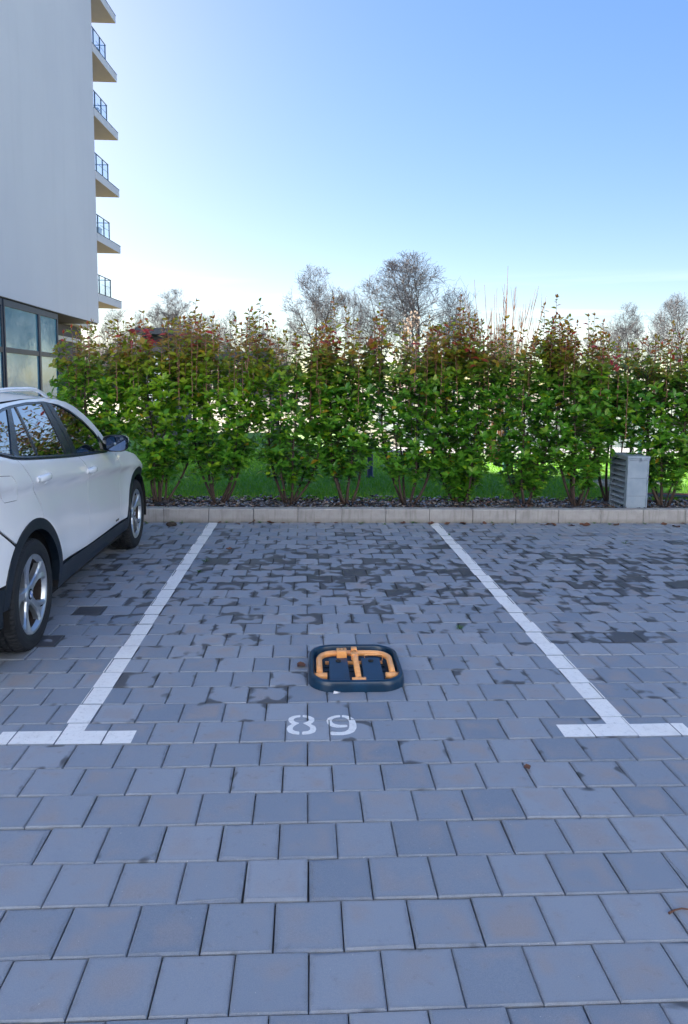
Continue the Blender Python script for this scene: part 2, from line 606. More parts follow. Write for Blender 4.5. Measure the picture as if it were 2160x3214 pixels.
def paver_mesh(name, items):
    V = []; Fc = []; Cc = []
    for vs, fs, cols, _ in items:
        b = len(V)
        V += vs
        for f in fs:
            Fc.append(tuple(i + b for i in f))
            Cc += [cols[i] for i in f]
    me = bpy.data.meshes.new(name)
    me.from_pydata(V, [], Fc)
    at = me.color_attributes.new('Col', 'FLOAT_COLOR', 'CORNER')
    at.data.foreach_set('color', np.array(Cc, dtype=np.float32).ravel())
    me.materials.append(MATS['paver'])
    return me

def project(p):
    d = Vector(p) - Vector((-0.0156, -3.1409, 1.603))
    z = d.dot(_F)
    if z < 0.1: return None
    return (1080 + 2286.18 * d.dot(_R2) / z, 1463 - 2286.18 * d.dot(_U2) / z, z)

def build_pavement():
    base = sheet('pavement', -6.2, 9.2, -3.1, KERB_Y, -0.016, 'joint_sand')
    items = []
    for j in range(-15, 26):
        y0 = j * Q; y1 = min((j + 1) * Q, KERB_Y - 0.006)
        if y1 - y0 < 0.03: continue
        off = 0.0 if j % 2 else 0.5
        for i in range(-30, 44):
            x0 = (i + off) * Q
            cx, cy = x0 + Q / 2, (y0 + y1) / 2
            g = paver_geom(cx, cy, Q, y1 - y0, rp)
            PAVERS[(i, j)] = (cx, cy, g[3], (x0, x0 + Q, y0, y1))
            pr = project((cx, cy, 0))
            score = 0
            if pr and -30 < pr[0] < 2190 and 0 < pr[1] < 3260:
                score = 1 / pr[2] ** 2
            items.append((score, i, j, g))
    items.sort(key=lambda t: -t[0])
    for s, i, j, g in items[:300]:
        cx, cy = PAVERS[(i, j)][:2]
        loc = [(v[0] - cx, v[1] - cy, v[2]) for v in g[0]]
        o = mk('paver', paver_mesh('paver', [(loc, g[1], g[2], g[3])]), None, base)
        o.location = (cx, cy, 0)
    rest = mk('paver_field', paver_mesh('paver_field', [t[3] for t in items[300:]]), None, base)
    rest['kind'] = 'stuff'
build_pavement()

# ------------------------------------------------------------------ painted markings
def paint_on_pavers(polys, jitter=0.0, seed=1, lift=0.0009):
    """polys: convex 2D pieces; every piece is cut at the joints and lies on its stones"""
    rnd = random.Random(seed)
    m = MB()
    for (i, j), (cx, cy, (dz, ax, ay, hx, hy), rect) in PAVERS.items():
        r = (cx - hx - 0.003, cx + hx + 0.003, cy - hy - 0.003, cy + hy + 0.003)
        jx, jy = rnd.uniform(-jitter, jitter), rnd.uniform(-jitter, jitter) * 0.5
        for poly in polys:
            if max(p[0] for p in poly) + 0.02 < r[0] or min(p[0] for p in poly) - 0.02 > r[1] or max(p[1] for p in poly) + 0.02 < r[2] or min(p[1] for p in poly) - 0.02 > r[3]:
                continue
            c = clip_poly([(p[0] + jx, p[1] + jy) for p in poly], r)
            if len(c) < 3: continue
            vs = [(x, y, dz + ax * (x - cx) + ay * (y - cy) + lift) for x, y in c]
            m.add(vs, [tuple(range(len(vs)))])
    # make all faces look up
    fs = []
    for f in m.f:
        a, b, c = (Vector(m.v[k]) for k in f[:3])
        fs.append(f if (b - a).cross(c - a).z > 0 else tuple(reversed(f)))
    m.f = fs
    return m

def rect(x0, x1, y0, y1): return [(x0, y0), (x1, y0), (x1, y1), (x0, y1)]

def bay_line(xa, xb, ta, tb, label, seed):
    root = empty('bay_line', ((xa + xb) / 2, 0.0, 0.0))
    off = root.location
    for nm, polys in (('stripe', [rect(xa, xb, 0.128, 5.245)]), ('crossbar', [rect(ta, tb, 0.006, 0.1275)])):
        m = paint_on_pavers(polys, 0.0045, seed)
        m.v = [(v[0] - off.x, v[1], v[2]) for v in m.v]
        m.build(nm, 'line_paint', root)
    tag(root, label, 'road marking', 'painted bay lines')
bay_line(-1.135, -1.029, -1.400, -0.788, 'white painted T-ended bay line beside the white car', 3)
bay_line(1.436, 1.546, 1.182, 1.812, 'white painted T-ended bay line right of the barrier, running to the grey vent cabinet side', 4)

def cam_ground(x, y, z=0.0):
    """ground point seen at a pixel of the 2160 x 3214 photograph (used to read off the painted digits)"""
    d = _F + _R2 * ((x - 1080) / 2286.18) + _U2 * ((1462.9 - y) / 2286.18)
    t = (z - 1.603) / d.z
    return (-0.0156 + d.x * t, -3.1409 + d.y * t)

def digit_polys(outline_px):
    u = 550 / 1568
    pts = [cam_ground(850 + x * u, 1950 + y * u) for x, y in outline_px]
    pts = inset(pts, -0.0022)
    # round the hand-read outline
    sm = []
    n = len(pts)
    for i in range(n):
        a, b = pts[i], pts[(i + 1) % n]
        sm += [(a[0] * .85 + b[0] * .15, a[1] * .85 + b[1] * .15), (a[0] * .15 + b[0] * .85, a[1] * .15 + b[1] * .85)]
    V = [Vector(p) for p in sm]
    r = delaunay_2d_cdt(V, [(i, (i + 1) % len(V)) for i in range(len(V))], [], 0, 1e-6)
    vs, fs = r[0], r[2]
    out = []
    for f in fs:
        cx = sum(vs[i].x for i in f) / 3; cy = sum(vs[i].y for i in f) / 3
        if pip(cx, cy, sm): out.append([(vs[i].x, vs[i].y) for i in f])
    return out

def build_number():
    root = empty('bay_number', (0.06, 0.15, 0.0))
    eight = [[(262, 842), (200, 850), (165, 868), (160, 892), (175, 912), (196, 925), (158, 944), (146, 970), (160, 998), (200, 1013), (252, 1019), (252, 994), (215, 989), (192, 974), (194, 955), (215, 936), (252, 917), (215, 905), (200, 890), (205, 872), (230, 862), (262, 858)],
             [(290, 842), (345, 848), (385, 868), (388, 892), (372, 912), (350, 925), (392, 942), (404, 968), (394, 996), (350, 1013), (284, 1019), (286, 994), (335, 989), (358, 974), (355, 952), (330, 935), (292, 917), (330, 905), (350, 890), (345, 872), (320, 862), (290, 858)]]
    nine = [[(618, 842), (560, 848), (515, 868), (502, 892), (510, 920), (545, 945), (600, 955), (682, 948), (680, 930), (610, 932), (560, 920), (540, 898), (550, 875), (580, 862), (618, 858)],
            [(640, 842), (700, 850), (745, 880), (762, 920), (765, 955), (745, 990), (700, 1012), (640, 1022), (540, 1022), (538, 992), (620, 998), (670, 990), (700, 970), (708, 940), (705, 900), (690, 875), (660, 860), (640, 858)]]
    for outl in (eight, nine):
        polys = []
        for o in outl: polys += digit_polys(o)
        m = paint_on_pavers(polys, 0, 5, 0.0011)
        m.v = [(v[0] - 0.06, v[1] - 0.15, v[2]) for v in m.v]
        m.build('digit', 'line_paint', root)
    tag(root, 'white stencilled number 89 painted in front of the folded barrier', 'number')
build_number()

# ------------------------------------------------------------------ kerb
def build_kerb():
    root = empty('kerb', (0, KERB_Y, 0)); root['kind'] = 'structure'
    prof = [(0, -0.06), (0, 0.146), (0.004, 0.157), (0.014, 0.163), (0.115, 0.165), (0.12, 0.158), (0.12, -0.06)]
    L = 0.516
    rnd = random.Random(5)
    for k in range(-12, 22):
        x0 = -1.653 + L * k + 0.002; x1 = x0 + L - 0.0045
        dz = rnd.gauss(0, 0.0012); dy = rnd.gauss(0, 0.0012); tilt = rnd.gauss(0, 0.0012)
        m = MB(); n = len(prof)
        c = 0.003
        vs = []
        for x, s in ((x0, 1), (x0 + c, 0), (x1 - c, 0), (x1, 1)):
            for (y, z) in prof:
                vs.append((x - (x0 + x1) / 2, y + (c if y < 0.06 else -c) * s + dy, z - (c if z > 0 else 0) * s + dz + tilt * (1 if x > (x0 + x1) / 2 else -1)))
        fs = []
        for a in range(3):
            for i in range(n - 1):
                fs.append((a * n + i, (a + 1) * n + i, (a + 1) * n + i + 1, a * n + i + 1))
        fs.append(tuple(range(n))); fs.append(tuple(3 * n + i for i in reversed(range(n))))
        m.add(vs, fs)
        o = m.build('kerb_stone', 'kerb_concrete', root)
        o.location = ((x0 + x1) / 2, 0, 0)
build_kerb()

# ------------------------------------------------------------------ mulch and grass
def build_mulch():
    rnd = random.Random(8)
    m = MB()
    for k in range(5200):
        x = rnd.uniform(-3.6, 6.4); y = rnd.uniform(5.385, 6.36) - abs(rnd.gauss(0, 0.02))
        L = rnd.uniform(0.02, 0.06); W = L * rnd.uniform(0.3, 0.75); T = rnd.uniform(0.004, 0.011)
        a = rnd.uniform(0, 6.3); tx = rnd.gauss(0, 0.28); ty = rnd.gauss(0, 0.28)
        z = 0.116 + rnd.random() ** 2 * 0.045
        M = Matrix.Translation((x, y, z)) @ Matrix.Rotation(a, 4, 'Z') @ Matrix.Rotation(tx, 4, 'X') @ Matrix.Rotation(ty, 4, 'Y')
        g = rnd.random()
        m.cur = (0.055, 0.055, 0.066) if g < 0.45 else (0.10, 0.062, 0.045) if g < 0.8 else (0.16, 0.15, 0.16) if g < 0.93 else (0.17, 0.09, 0.06)
        s = rnd.uniform(0.45, 1.1); m.cur = tuple(v * s for v in m.cur)
        j = lambda: rnd.uniform(0.75, 1.15)
        top = [(-L * j(), -W * j(), T), (L * j(), -W * j(), T), (L * j(), W * j(), T), (-L * j(), W * j(), T)]
        vs = [M @ Vector((p[0] * .5, p[1] * .5, p[2])) for p in top] + [M @ Vector((p[0] * .55, p[1] * .55, 0)) for p in top]
        m.add(vs, [(0, 1, 2, 3), (1, 0, 4, 5), (2, 1, 5, 6), (3, 2, 6, 7), (0, 3, 7, 4)])
    o = m.build('mulch', 'chip')
    tag(o, 'wet bark and slate chips spread under the hedge behind the kerb', 'mulch', kind='stuff')
build_mulch()

def build_grass():
    rng = np.random.default_rng(4)
    n = 70000
    u = rng.random(n)
    y = 6.24 + (u ** 1.5) * 6.6
    x = rng.uniform(-3.2, 9.0, n) + (y - 6) * rng.uniform(-0.2, 0.25, n)
    edge = 0.03 * np.sin(x * 9) + 0.02 * np.sin(x * 23)
    y = np.maximum(y, 6.24 + edge)
    ang = rng.uniform(0, 2 * np.pi, n); h = rng.uniform(0.025, 0.06, n); w = rng.uniform(0.003, 0.006, n) * (1 + (y - 6) * 0.12)
    lx = rng.normal(0, 0.018, n); ly = rng.normal(0, 0.018, n)
    V = np.zeros((n, 3, 3), np.float32)
    V[:, 0] = np.c_[x - w * np.cos(ang), y - w * np.sin(ang), np.full(n, .112)]
    V[:, 1] = np.c_[x + w * np.cos(ang), y + w * np.sin(ang), np.full(n, .112)]
    V[:, 2] = np.c_[x + lx, y + ly, .112 + h]
    me = bpy.data.meshes.new('grass')
    me.vertices.add(3 * n); me.vertices.foreach_set('co', V.ravel())
    me.loops.add(3 * n); me.loops.foreach_set('vertex_index', np.arange(3 * n, dtype=np.int32))
    me.polygons.add(n); me.polygons.foreach_set('loop_start', np.arange(0, 3 * n, 3, dtype=np.int32))
    me.polygons.foreach_set('loop_total', np.full(n, 3, np.int32))
    me.update(calc_edges=True)
    at = me.color_attributes.new('Col', 'FLOAT_COLOR', 'CORNER')
    t = rng.random(n)[:, None]
    c = np.array([0.10, 0.31, 0.014]) * (1 - t) + np.array([0.25, 0.50, 0.03]) * t
    C = np.ones((n, 3, 4), np.float32); C[:, :, :3] = c[:, None, :]
    at.data.foreach_set('color', C.ravel())
    o = mk('grass', me, 'grass_blade')
    tag(o, 'short green lawn grass behind the hedge', 'grass', kind='stuff')
build_grass()

# ------------------------------------------------------------------ hedge shrubs
LEAF_V = np.array([(0, 0, 0), (-.20, .28, .055), (0, .30, 0), (.20, .28, .055), (-.215, .62, .03), (0, .65, -.04), (.215, .62, .03), (0, 1, -.15)], np.float64)
LEAF_F = np.array([(0, 2, 1), (0, 3, 2), (1, 2, 5), (1, 5, 4), (2, 3, 6), (2, 6, 5), (4, 5, 7), (5, 6, 7)], np.int32)

def leaf_mesh(name, Ms, cols, extra=None):
    """Ms: list of 4x4 arrays; cols: list of rgb; extra: an MB with stem geometry joined in"""
    Ms = np.array(Ms); n = len(Ms)
    V = np.einsum('nij,vj->nvi', Ms[:, :3, :3], LEAF_V) + Ms[:, None, :3, 3]
    F_ = (LEAF_F[None] + (np.arange(n) * 8)[:, None, None]).reshape(-1, 3)
    me = bpy.data.meshes.new(name)
    nv = n * 8; nf = n * 8
    me.vertices.add(nv); me.vertices.foreach_set('co', V.astype(np.float32).ravel())
    me.loops.add(nf * 3); me.loops.foreach_set('vertex_index', F_.astype(np.int32).ravel())
    me.polygons.add(nf); me.polygons.foreach_set('loop_start', np.arange(0, nf * 3, 3, dtype=np.int32))
    me.polygons.foreach_set('loop_total', np.full(nf, 3, np.int32))
    me.polygons.foreach_set('use_smooth', np.ones(nf, bool))
    me.update(calc_edges=True)
    at = me.color_attributes.new('Col', 'FLOAT_COLOR', 'CORNER')
    C = np.ones((n, 24, 4), np.float32); C[:, :, :3] = np.array(cols)[:, None, :]
    at.data.foreach_set('color', C.ravel())
    return me

def leaf_matrix(p, d, up, L, wf=1.0):
    d = d.normalized()
    s = d.cross(up)
    if s.length < 1e-5: s = d.cross(Vector((1, 0.2, 0)))
    s.normalize()
    n = s.cross(d)
    M = np.eye(4)
    M[:3, 0] = np.array(s) * L * wf; M[:3, 1] = np.array(d) * L; M[:3, 2] = np.array(n) * L
    M[:3, 3] = np.array(p)
    return M

def mixc(a, b, t): return tuple(x * (1 - t) + y * t for x, y in zip(a, b))

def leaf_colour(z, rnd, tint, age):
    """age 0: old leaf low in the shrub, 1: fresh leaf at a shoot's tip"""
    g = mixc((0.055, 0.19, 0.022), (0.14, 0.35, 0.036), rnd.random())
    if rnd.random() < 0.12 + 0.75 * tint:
        g = mixc(g, (0.32, 0.50, 0.03), rnd.uniform(0.3, 0.95))  # lime leaves: a few at random, those from tint imitate reflected sunlight
    if age > 0.22:
        t = min(1, (age - 0.22) / 0.5) * rnd.uniform(0.45, 1.0)
        k = rnd.random()
        k += 0.45 * max(0, age - 0.55)
        tgt = (0.30, 0.27, 0.03) if k < 0.40 else (0.40, 0.13, 0.04) if k < 0.62 else (0.46, 0.045, 0.06) if k < 0.93 else (0.50, 0.30, 0.04)
        g = mixc(g, tgt, t)
    if rnd.random() < 0.012: g = (0.45, 0.30, 0.03)
    return g

LEAF_VARIANTS = None
def get_variants():
    global LEAF_VARIANTS
    if LEAF_VARIANTS is None:
        cs = [(0.03, 0.09, 0.02), (0.04, 0.115, 0.022), (0.055, 0.15, 0.028), (0.08, 0.19, 0.03), (0.14, 0.27, 0.035), (0.19, 0.32, 0.035), (0.15, 0.14, 0.025), (0.22, 0.12, 0.03), (0.28, 0.05, 0.035)]
        LEAF_VARIANTS = []
        for c in cs:
            me = leaf_mesh('leaf', [np.eye(4)], [c]); me.materials.append(MATS['leaf'])
            LEAF_VARIANTS.append((c, me))
    return LEAF_VARIANTS

TOPS = [(-3.4, 2.15), (-2.9, 2.18), (-2.65, 2.27), (-2.2, 2.30), (-1.95, 2.38), (-1.6, 2.34), (-1.33, 2.45), (-1.0, 2.25), (-0.6, 2.45), (-0.35, 2.2), (0.0, 2.15), (0.36, 2.48), (0.62, 2.3), (0.9, 2.42), (1.29, 2.14), (1.6, 2.3), (1.9, 2.55), (2.2, 2.3), (2.45, 2.25), (2.8, 2.3), (3.08, 2.50), (3.3, 2.25), (3.5, 2.3), (3.8, 2.12), (4.1, 2.15), (4.45, 2.28), (4.8, 2.28), (5.4, 2.3)]
PEAKS = [(-1.97, 2.42), (-1.34, 2.58), (-0.60, 2.60), (-0.48, 2.44), (0.36, 2.62), (0.28, 2.50), (0.52, 2.52), (0.88, 2.57), (1.42, 2.42), (1.90, 2.70), (2.06, 2.46), (2.92, 2.60), (3.08, 2.70), (3.40, 2.46), (3.50, 2.48), (3.62, 2.40), (4.44, 2.40), (4.72, 2.34), (-2.66, 2.30), (-1.62, 2.36), (-0.02, 2.30), (1.15, 2.34), (2.45, 2.44), (4.02, 2.24)]

def shrub(bx, by, seed, halfw, tint, label, dens=1.0, low=0.42, nstem=6, depth=0.34):
    rnd = random.Random(seed)
    root = empty('hedge_shrub', (bx, by, 0.11))
    O = Vector((bx, by, 0.11))
    Ms = []; cols = []
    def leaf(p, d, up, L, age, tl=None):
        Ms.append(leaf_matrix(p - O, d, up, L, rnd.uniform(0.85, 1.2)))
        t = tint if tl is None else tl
        zf = lerp_tab([(0.4, 0.0), (0.9, 0.25), (1.25, 1.0), (1.75, 1.0), (2.1, 0.5)], p.z)  # height band where reflected light is painted into the leaf colour
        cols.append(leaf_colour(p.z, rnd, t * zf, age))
    stems = []
    for k in range(nstem):
        a = 2 * math.pi * (k + rnd.uniform(-.3, .3)) / nstem
        sx = math.cos(a) * halfw * rnd.uniform(0.35, 0.95); sy = math.sin(a) * depth * rnd.uniform(0.3, 0.8)
        top = lerp_tab(TOPS, bx + sx) - rnd.uniform(0.28, 0.55)
        pts = []; rad = []
        ph = rnd.uniform(0, 6)
        nseg = 16
        r0 = rnd.uniform(0.012, 0.020)
        for i in range(nseg + 1):
            z = 0.10 + (top - 0.10) * i / nseg
            e = 1 - math.exp(-(z - 0.08) / 0.45)
            pts.append(Vector((bx + sx * e + 0.018 * math.sin(z * 5 + ph) + math.cos(a) * 0.025, by + sy * e + 0.018 * math.cos(z * 4 + ph) + math.sin(a) * 0.025, z)))
            rad.append(r0 * (1 - 0.78 * i / nseg))
        m = MB(); m.tube([p - O for p in pts], rad, 6)
        m.build('stem', 'shrub_bark', root)
        stems.append(pts)
    bm_ = MB()
    def at_stem(pts, z):
        for a, b in zip(pts, pts[1:]):
            if a.z <= z <= b.z: return a.lerp(b, (z - a.z) / (b.z - a.z))
        return pts[-1].copy()
    prof = [(0.2, 0.22), (low, 0.36), (low + 0.25, 0.68), (1.0, 0.95), (1.5, 1.0), (1.8, 0.85), (2.1, 0.6), (2.5, 0.3)]
    for pts in stems:
        z = low + rnd.uniform(-0.12, 0.05)
        while z < pts[-1].z - 0.05:
            p = at_stem(pts, z)
            a = rnd.uniform(0, 2 * math.pi)
            if rnd.random() < 0.35: a = -math.pi / 2 + rnd.gauss(0, 0.7)
            w = lerp_tab(prof, z)
            out = Vector((math.cos(a) * halfw, math.sin(a) * depth, 0)) * w * rnd.uniform(0.3, 0.8)
            tipp = p + out + Vector((0, 0, rnd.uniform(0.05, 0.22)))
            # keep the tips inside the shrub's own body
            tipp.x = bx + max(-halfw * 1.15, min(halfw * 1.15, tipp.x - bx)); tipp.y = by + max(-depth * 1.15, min(depth * 1.15, tipp.y - by))
            mid = p.lerp(tipp, 0.5) + Vector((0, 0, -0.03))
            bm_.tube([p - O, mid - O, tipp - O], [0.004, 0.003, 0.002], 4, caps=False)
            d = (tipp - mid).normalized()
            age = 0.12 if z < 1.45 else lerp_tab([(1.45, 0.12), (1.8, 0.45), (2.2, 0.9)], z)
            for k in range(int(rnd.choice((5, 6, 7, 8)) * dens)):
                t = rnd.uniform(0.35, 1.0)
                q = mid.lerp(tipp, t) if t > 0.5 else p.lerp(mid, t * 2)
                aa = rnd.uniform(0, 6.28)
                ld = Vector((math.cos(aa), math.sin(aa) - 0.35, rnd.uniform(-0.35, 0.45)))
                leaf(q, ld, Vector((rnd.gauss(0, 0.35), -0.45 + rnd.gauss(0, 0.35), 1)), rnd.uniform(0.065, 0.108), age)
            nr = rnd.choice((4, 5, 6)); a0 = rnd.uniform(0, 6.28)
            for k in range(nr):
                aa = a0 + k * 2.4
                rd = Vector((math.cos(aa), math.sin(aa), 0))
                rd = (rd - d * rd.dot(d)).normalized() + d * rnd.uniform(0.15, 0.8)
                leaf(tipp, rd, d + Vector((0, -0.3, 0.5)), rnd.uniform(0.07, 0.115), age + 0.08)
            z += rnd.uniform(0.020, 0.038) / dens
    # upright leading shoots
    def shoot_geo(x, y, z0, z1, m, add):
        L = z1 - z0
        n = max(4, int(L / 0.032))
        lx, ly = rnd.gauss(0, 0.035), rnd.gauss(0, 0.03)
        pts = [Vector((x + lx * (i / n) ** 1.5 + rnd.gauss(0, 0.002), y + ly * (i / n) ** 1.5, z0 + L * i / n)) for i in range(n + 1)]
        m.tube([p - O for p in pts], [0.0045 * (1 - 0.7 * i / n) + 0.0008 for i in range(n + 1)], 5, caps=False)
        a0 = rnd.uniform(0, 6.28)
        for i in range(1, n + 1):
            f = i / n
            aa = a0 + i * 2.4
            ld = Vector((math.cos(aa), math.sin(aa) * 0.9, rnd.uniform(-0.45, 0.55) + 0.5 * f ** 6))
            age = lerp_tab([(1.5, 0.2), (1.9, 0.45), (2.3, 0.8), (2.7, 1.0)], pts[i].z) * 0.8 + 0.25 * f
            add(pts[i], ld, Vector((rnd.gauss(0, 0.45), rnd.gauss(-0.45, 0.5), 1)), rnd.uniform(0.085, 0.125) * (1 - 0.36 * f ** 2), age)
        for k in range(3):
            aa = rnd.uniform(0, 6.28)
            add(pts[-1], Vector((math.cos(aa) * 0.5, math.sin(aa) * 0.5, 1)), Vector((math.cos(aa), math.sin(aa), -0.3)), rnd.uniform(0.035, 0.055), 1.0)
    ms = MB()
    for k in range(int(30 * dens * halfw / 0.42)):
        x = bx + rnd.uniform(-1, 1) * halfw; y = by + rnd.uniform(-1, 1) * depth
        top = lerp_tab(TOPS, x) - abs(rnd.gauss(0, 0.20)) + 0.05
        shoot_geo(x, y, top - rnd.uniform(0.5, 0.95), top, ms, leaf)
    ms.build('shoot_stems', 'shoot_bark', root)
    bm_.build('twigs', 'shrub_bark', root)
    # tall single shoots, each one a part
    for (px, pz) in PEAKS:
        if abs(px - bx) < halfw * 1.05 and px not in USED_PEAKS:
            USED_PEAKS.add(px)
            m = MB(); lm = []; lc = []
            def add2(p, d, up, L, age):
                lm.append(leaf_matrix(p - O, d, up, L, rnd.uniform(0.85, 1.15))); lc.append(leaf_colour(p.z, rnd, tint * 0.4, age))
            y = by + rnd.uniform(-0.12, 0.12)
            shoot_geo(px, y, pz - rnd.uniform(0.75, 0.95), pz, m, add2)
            so = m.build('shoot', 'shoot_bark', root)
            me = leaf_mesh('shoot_leaves', lm, lc)
            mk('shoot_leaves', me, 'leaf', so)
    # drooping bunches of new, deep red leaves
    for (px, py, pz, nl) in RED_BUNCHES:
        if abs(px - bx) < halfw and px not in USED_PEAKS:
            USED_PEAKS.add(px)
            lm = []; lc = []
            for k in range(nl):
                q = Vector((px + rnd.gauss(0, 0.05), py + rnd.gauss(0, 0.04), pz - rnd.uniform(0, 0.22)))
                a = rnd.uniform(0, 6.28)
                lm.append(leaf_matrix(q - O, Vector((math.cos(a) * 0.8, math.sin(a) * 0.6, rnd.uniform(-1.2, 0.5))), Vector((math.cos(a), math.sin(a) - 0.8, 0.6)), rnd.uniform(0.065, 0.105), 0.85))
                sh_ = rnd.uniform(0.7, 1.25); lc.append((0.36 * sh_, 0.045 * sh_, 0.055 * sh_))
            mk('red_leaf_bunch', leaf_mesh('red_leaf_bunch', lm, lc), 'leaf', root)['kind'] = 'stuff'
    # the leaves that show largest towards the lot are objects of their own
    order = sorted(range(len(Ms)), key=lambda i: Ms[i][1, 3] + (0.6 if not (0.45 < Ms[i][2, 3] < 2.0) else 0))
    pick = set(rnd.sample(order[:160], 45))
    var = get_variants()
    for i in pick:
        c = cols[i]
        best = min(var, key=lambda v: sum((a - b) ** 2 for a, b in zip(v[0], c)))
        o = mk('leaf', best[1], None, root)
        o.matrix_local = Matrix(Ms[i].tolist())
    keep = [i for i in range(len(Ms)) if i not in pick]
    fo = mk('foliage', leaf_mesh('foliage', [Ms[i] for i in keep], [cols[i] for i in keep]), 'leaf', root)
    fo['kind'] = 'stuff'
    tag(root, label, 'shrub', 'photinia hedge behind the kerb')

USED_PEAKS = set()
RED_BUNCHES = [(-2.02, 5.66, 2.22, 12), (-1.84, 5.62, 2.26, 16), (-1.90, 5.60, 2.08, 8), (3.52, 5.52, 2.06, 6), (3.66, 5.50, 2.02, 7), (3.30, 5.55, 2.10, 4), (0.30, 5.66, 2.30, 5), (4.42, 5.55, 2.12, 5)]
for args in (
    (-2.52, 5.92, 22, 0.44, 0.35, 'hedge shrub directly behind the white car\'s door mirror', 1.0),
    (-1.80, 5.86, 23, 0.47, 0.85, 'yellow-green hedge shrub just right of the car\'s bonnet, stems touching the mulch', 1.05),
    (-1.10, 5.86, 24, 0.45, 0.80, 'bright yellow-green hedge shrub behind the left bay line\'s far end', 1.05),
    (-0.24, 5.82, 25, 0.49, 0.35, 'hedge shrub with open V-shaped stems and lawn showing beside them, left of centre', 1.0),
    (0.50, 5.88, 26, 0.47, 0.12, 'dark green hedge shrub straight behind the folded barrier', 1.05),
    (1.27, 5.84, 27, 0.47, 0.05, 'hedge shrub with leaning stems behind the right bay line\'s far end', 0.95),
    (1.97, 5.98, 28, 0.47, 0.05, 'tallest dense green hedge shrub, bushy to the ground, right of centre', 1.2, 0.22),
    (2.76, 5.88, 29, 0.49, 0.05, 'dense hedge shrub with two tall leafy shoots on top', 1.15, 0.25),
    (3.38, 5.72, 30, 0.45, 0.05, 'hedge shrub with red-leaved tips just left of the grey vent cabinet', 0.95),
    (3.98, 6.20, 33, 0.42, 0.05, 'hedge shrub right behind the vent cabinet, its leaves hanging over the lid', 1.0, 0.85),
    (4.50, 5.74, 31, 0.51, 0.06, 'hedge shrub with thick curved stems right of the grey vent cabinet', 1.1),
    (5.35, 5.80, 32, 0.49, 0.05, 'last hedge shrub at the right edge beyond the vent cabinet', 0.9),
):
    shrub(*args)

# ------------------------------------------------------------------ folding parking barrier
simple('blue_plastic', (0.002, 0.024, 0.058), 0.30, var=0.35, scale=12, bump=0.25, bscale=250, bdist=0.001)
simple('blue_floor', (0.010, 0.026, 0.045), 0.6, var=0.5, scale=25, bump=0.4, bscale=120)
t = NT('orange_paint')
_n = t.noise(30, 4)
t.col(t.ramp(_n, [(0.3, (0.72, 0.31, 0.10)), (0.7, (0.85, 0.42, 0.16))])); t.set(Roughness=0.28, Coat_Weight=0.3)
simple('dark_hole', (0.008, 0.008, 0.008), 0.8)

def rr_path(hx, hy, r, n=10):
    out = []
    for cx, cy, a0 in ((hx - r, hy - r, 0), (-hx + r, hy - r, 90), (-hx + r, -hy + r, 180), (hx - r, -hy + r, 270)):
        for i in range(n + 1):
            a = R(a0 + 90 * i / n)
            out.append((cx + r * math.cos(a), cy + r * math.sin(a), math.cos(a), math.sin(a)))
    return out

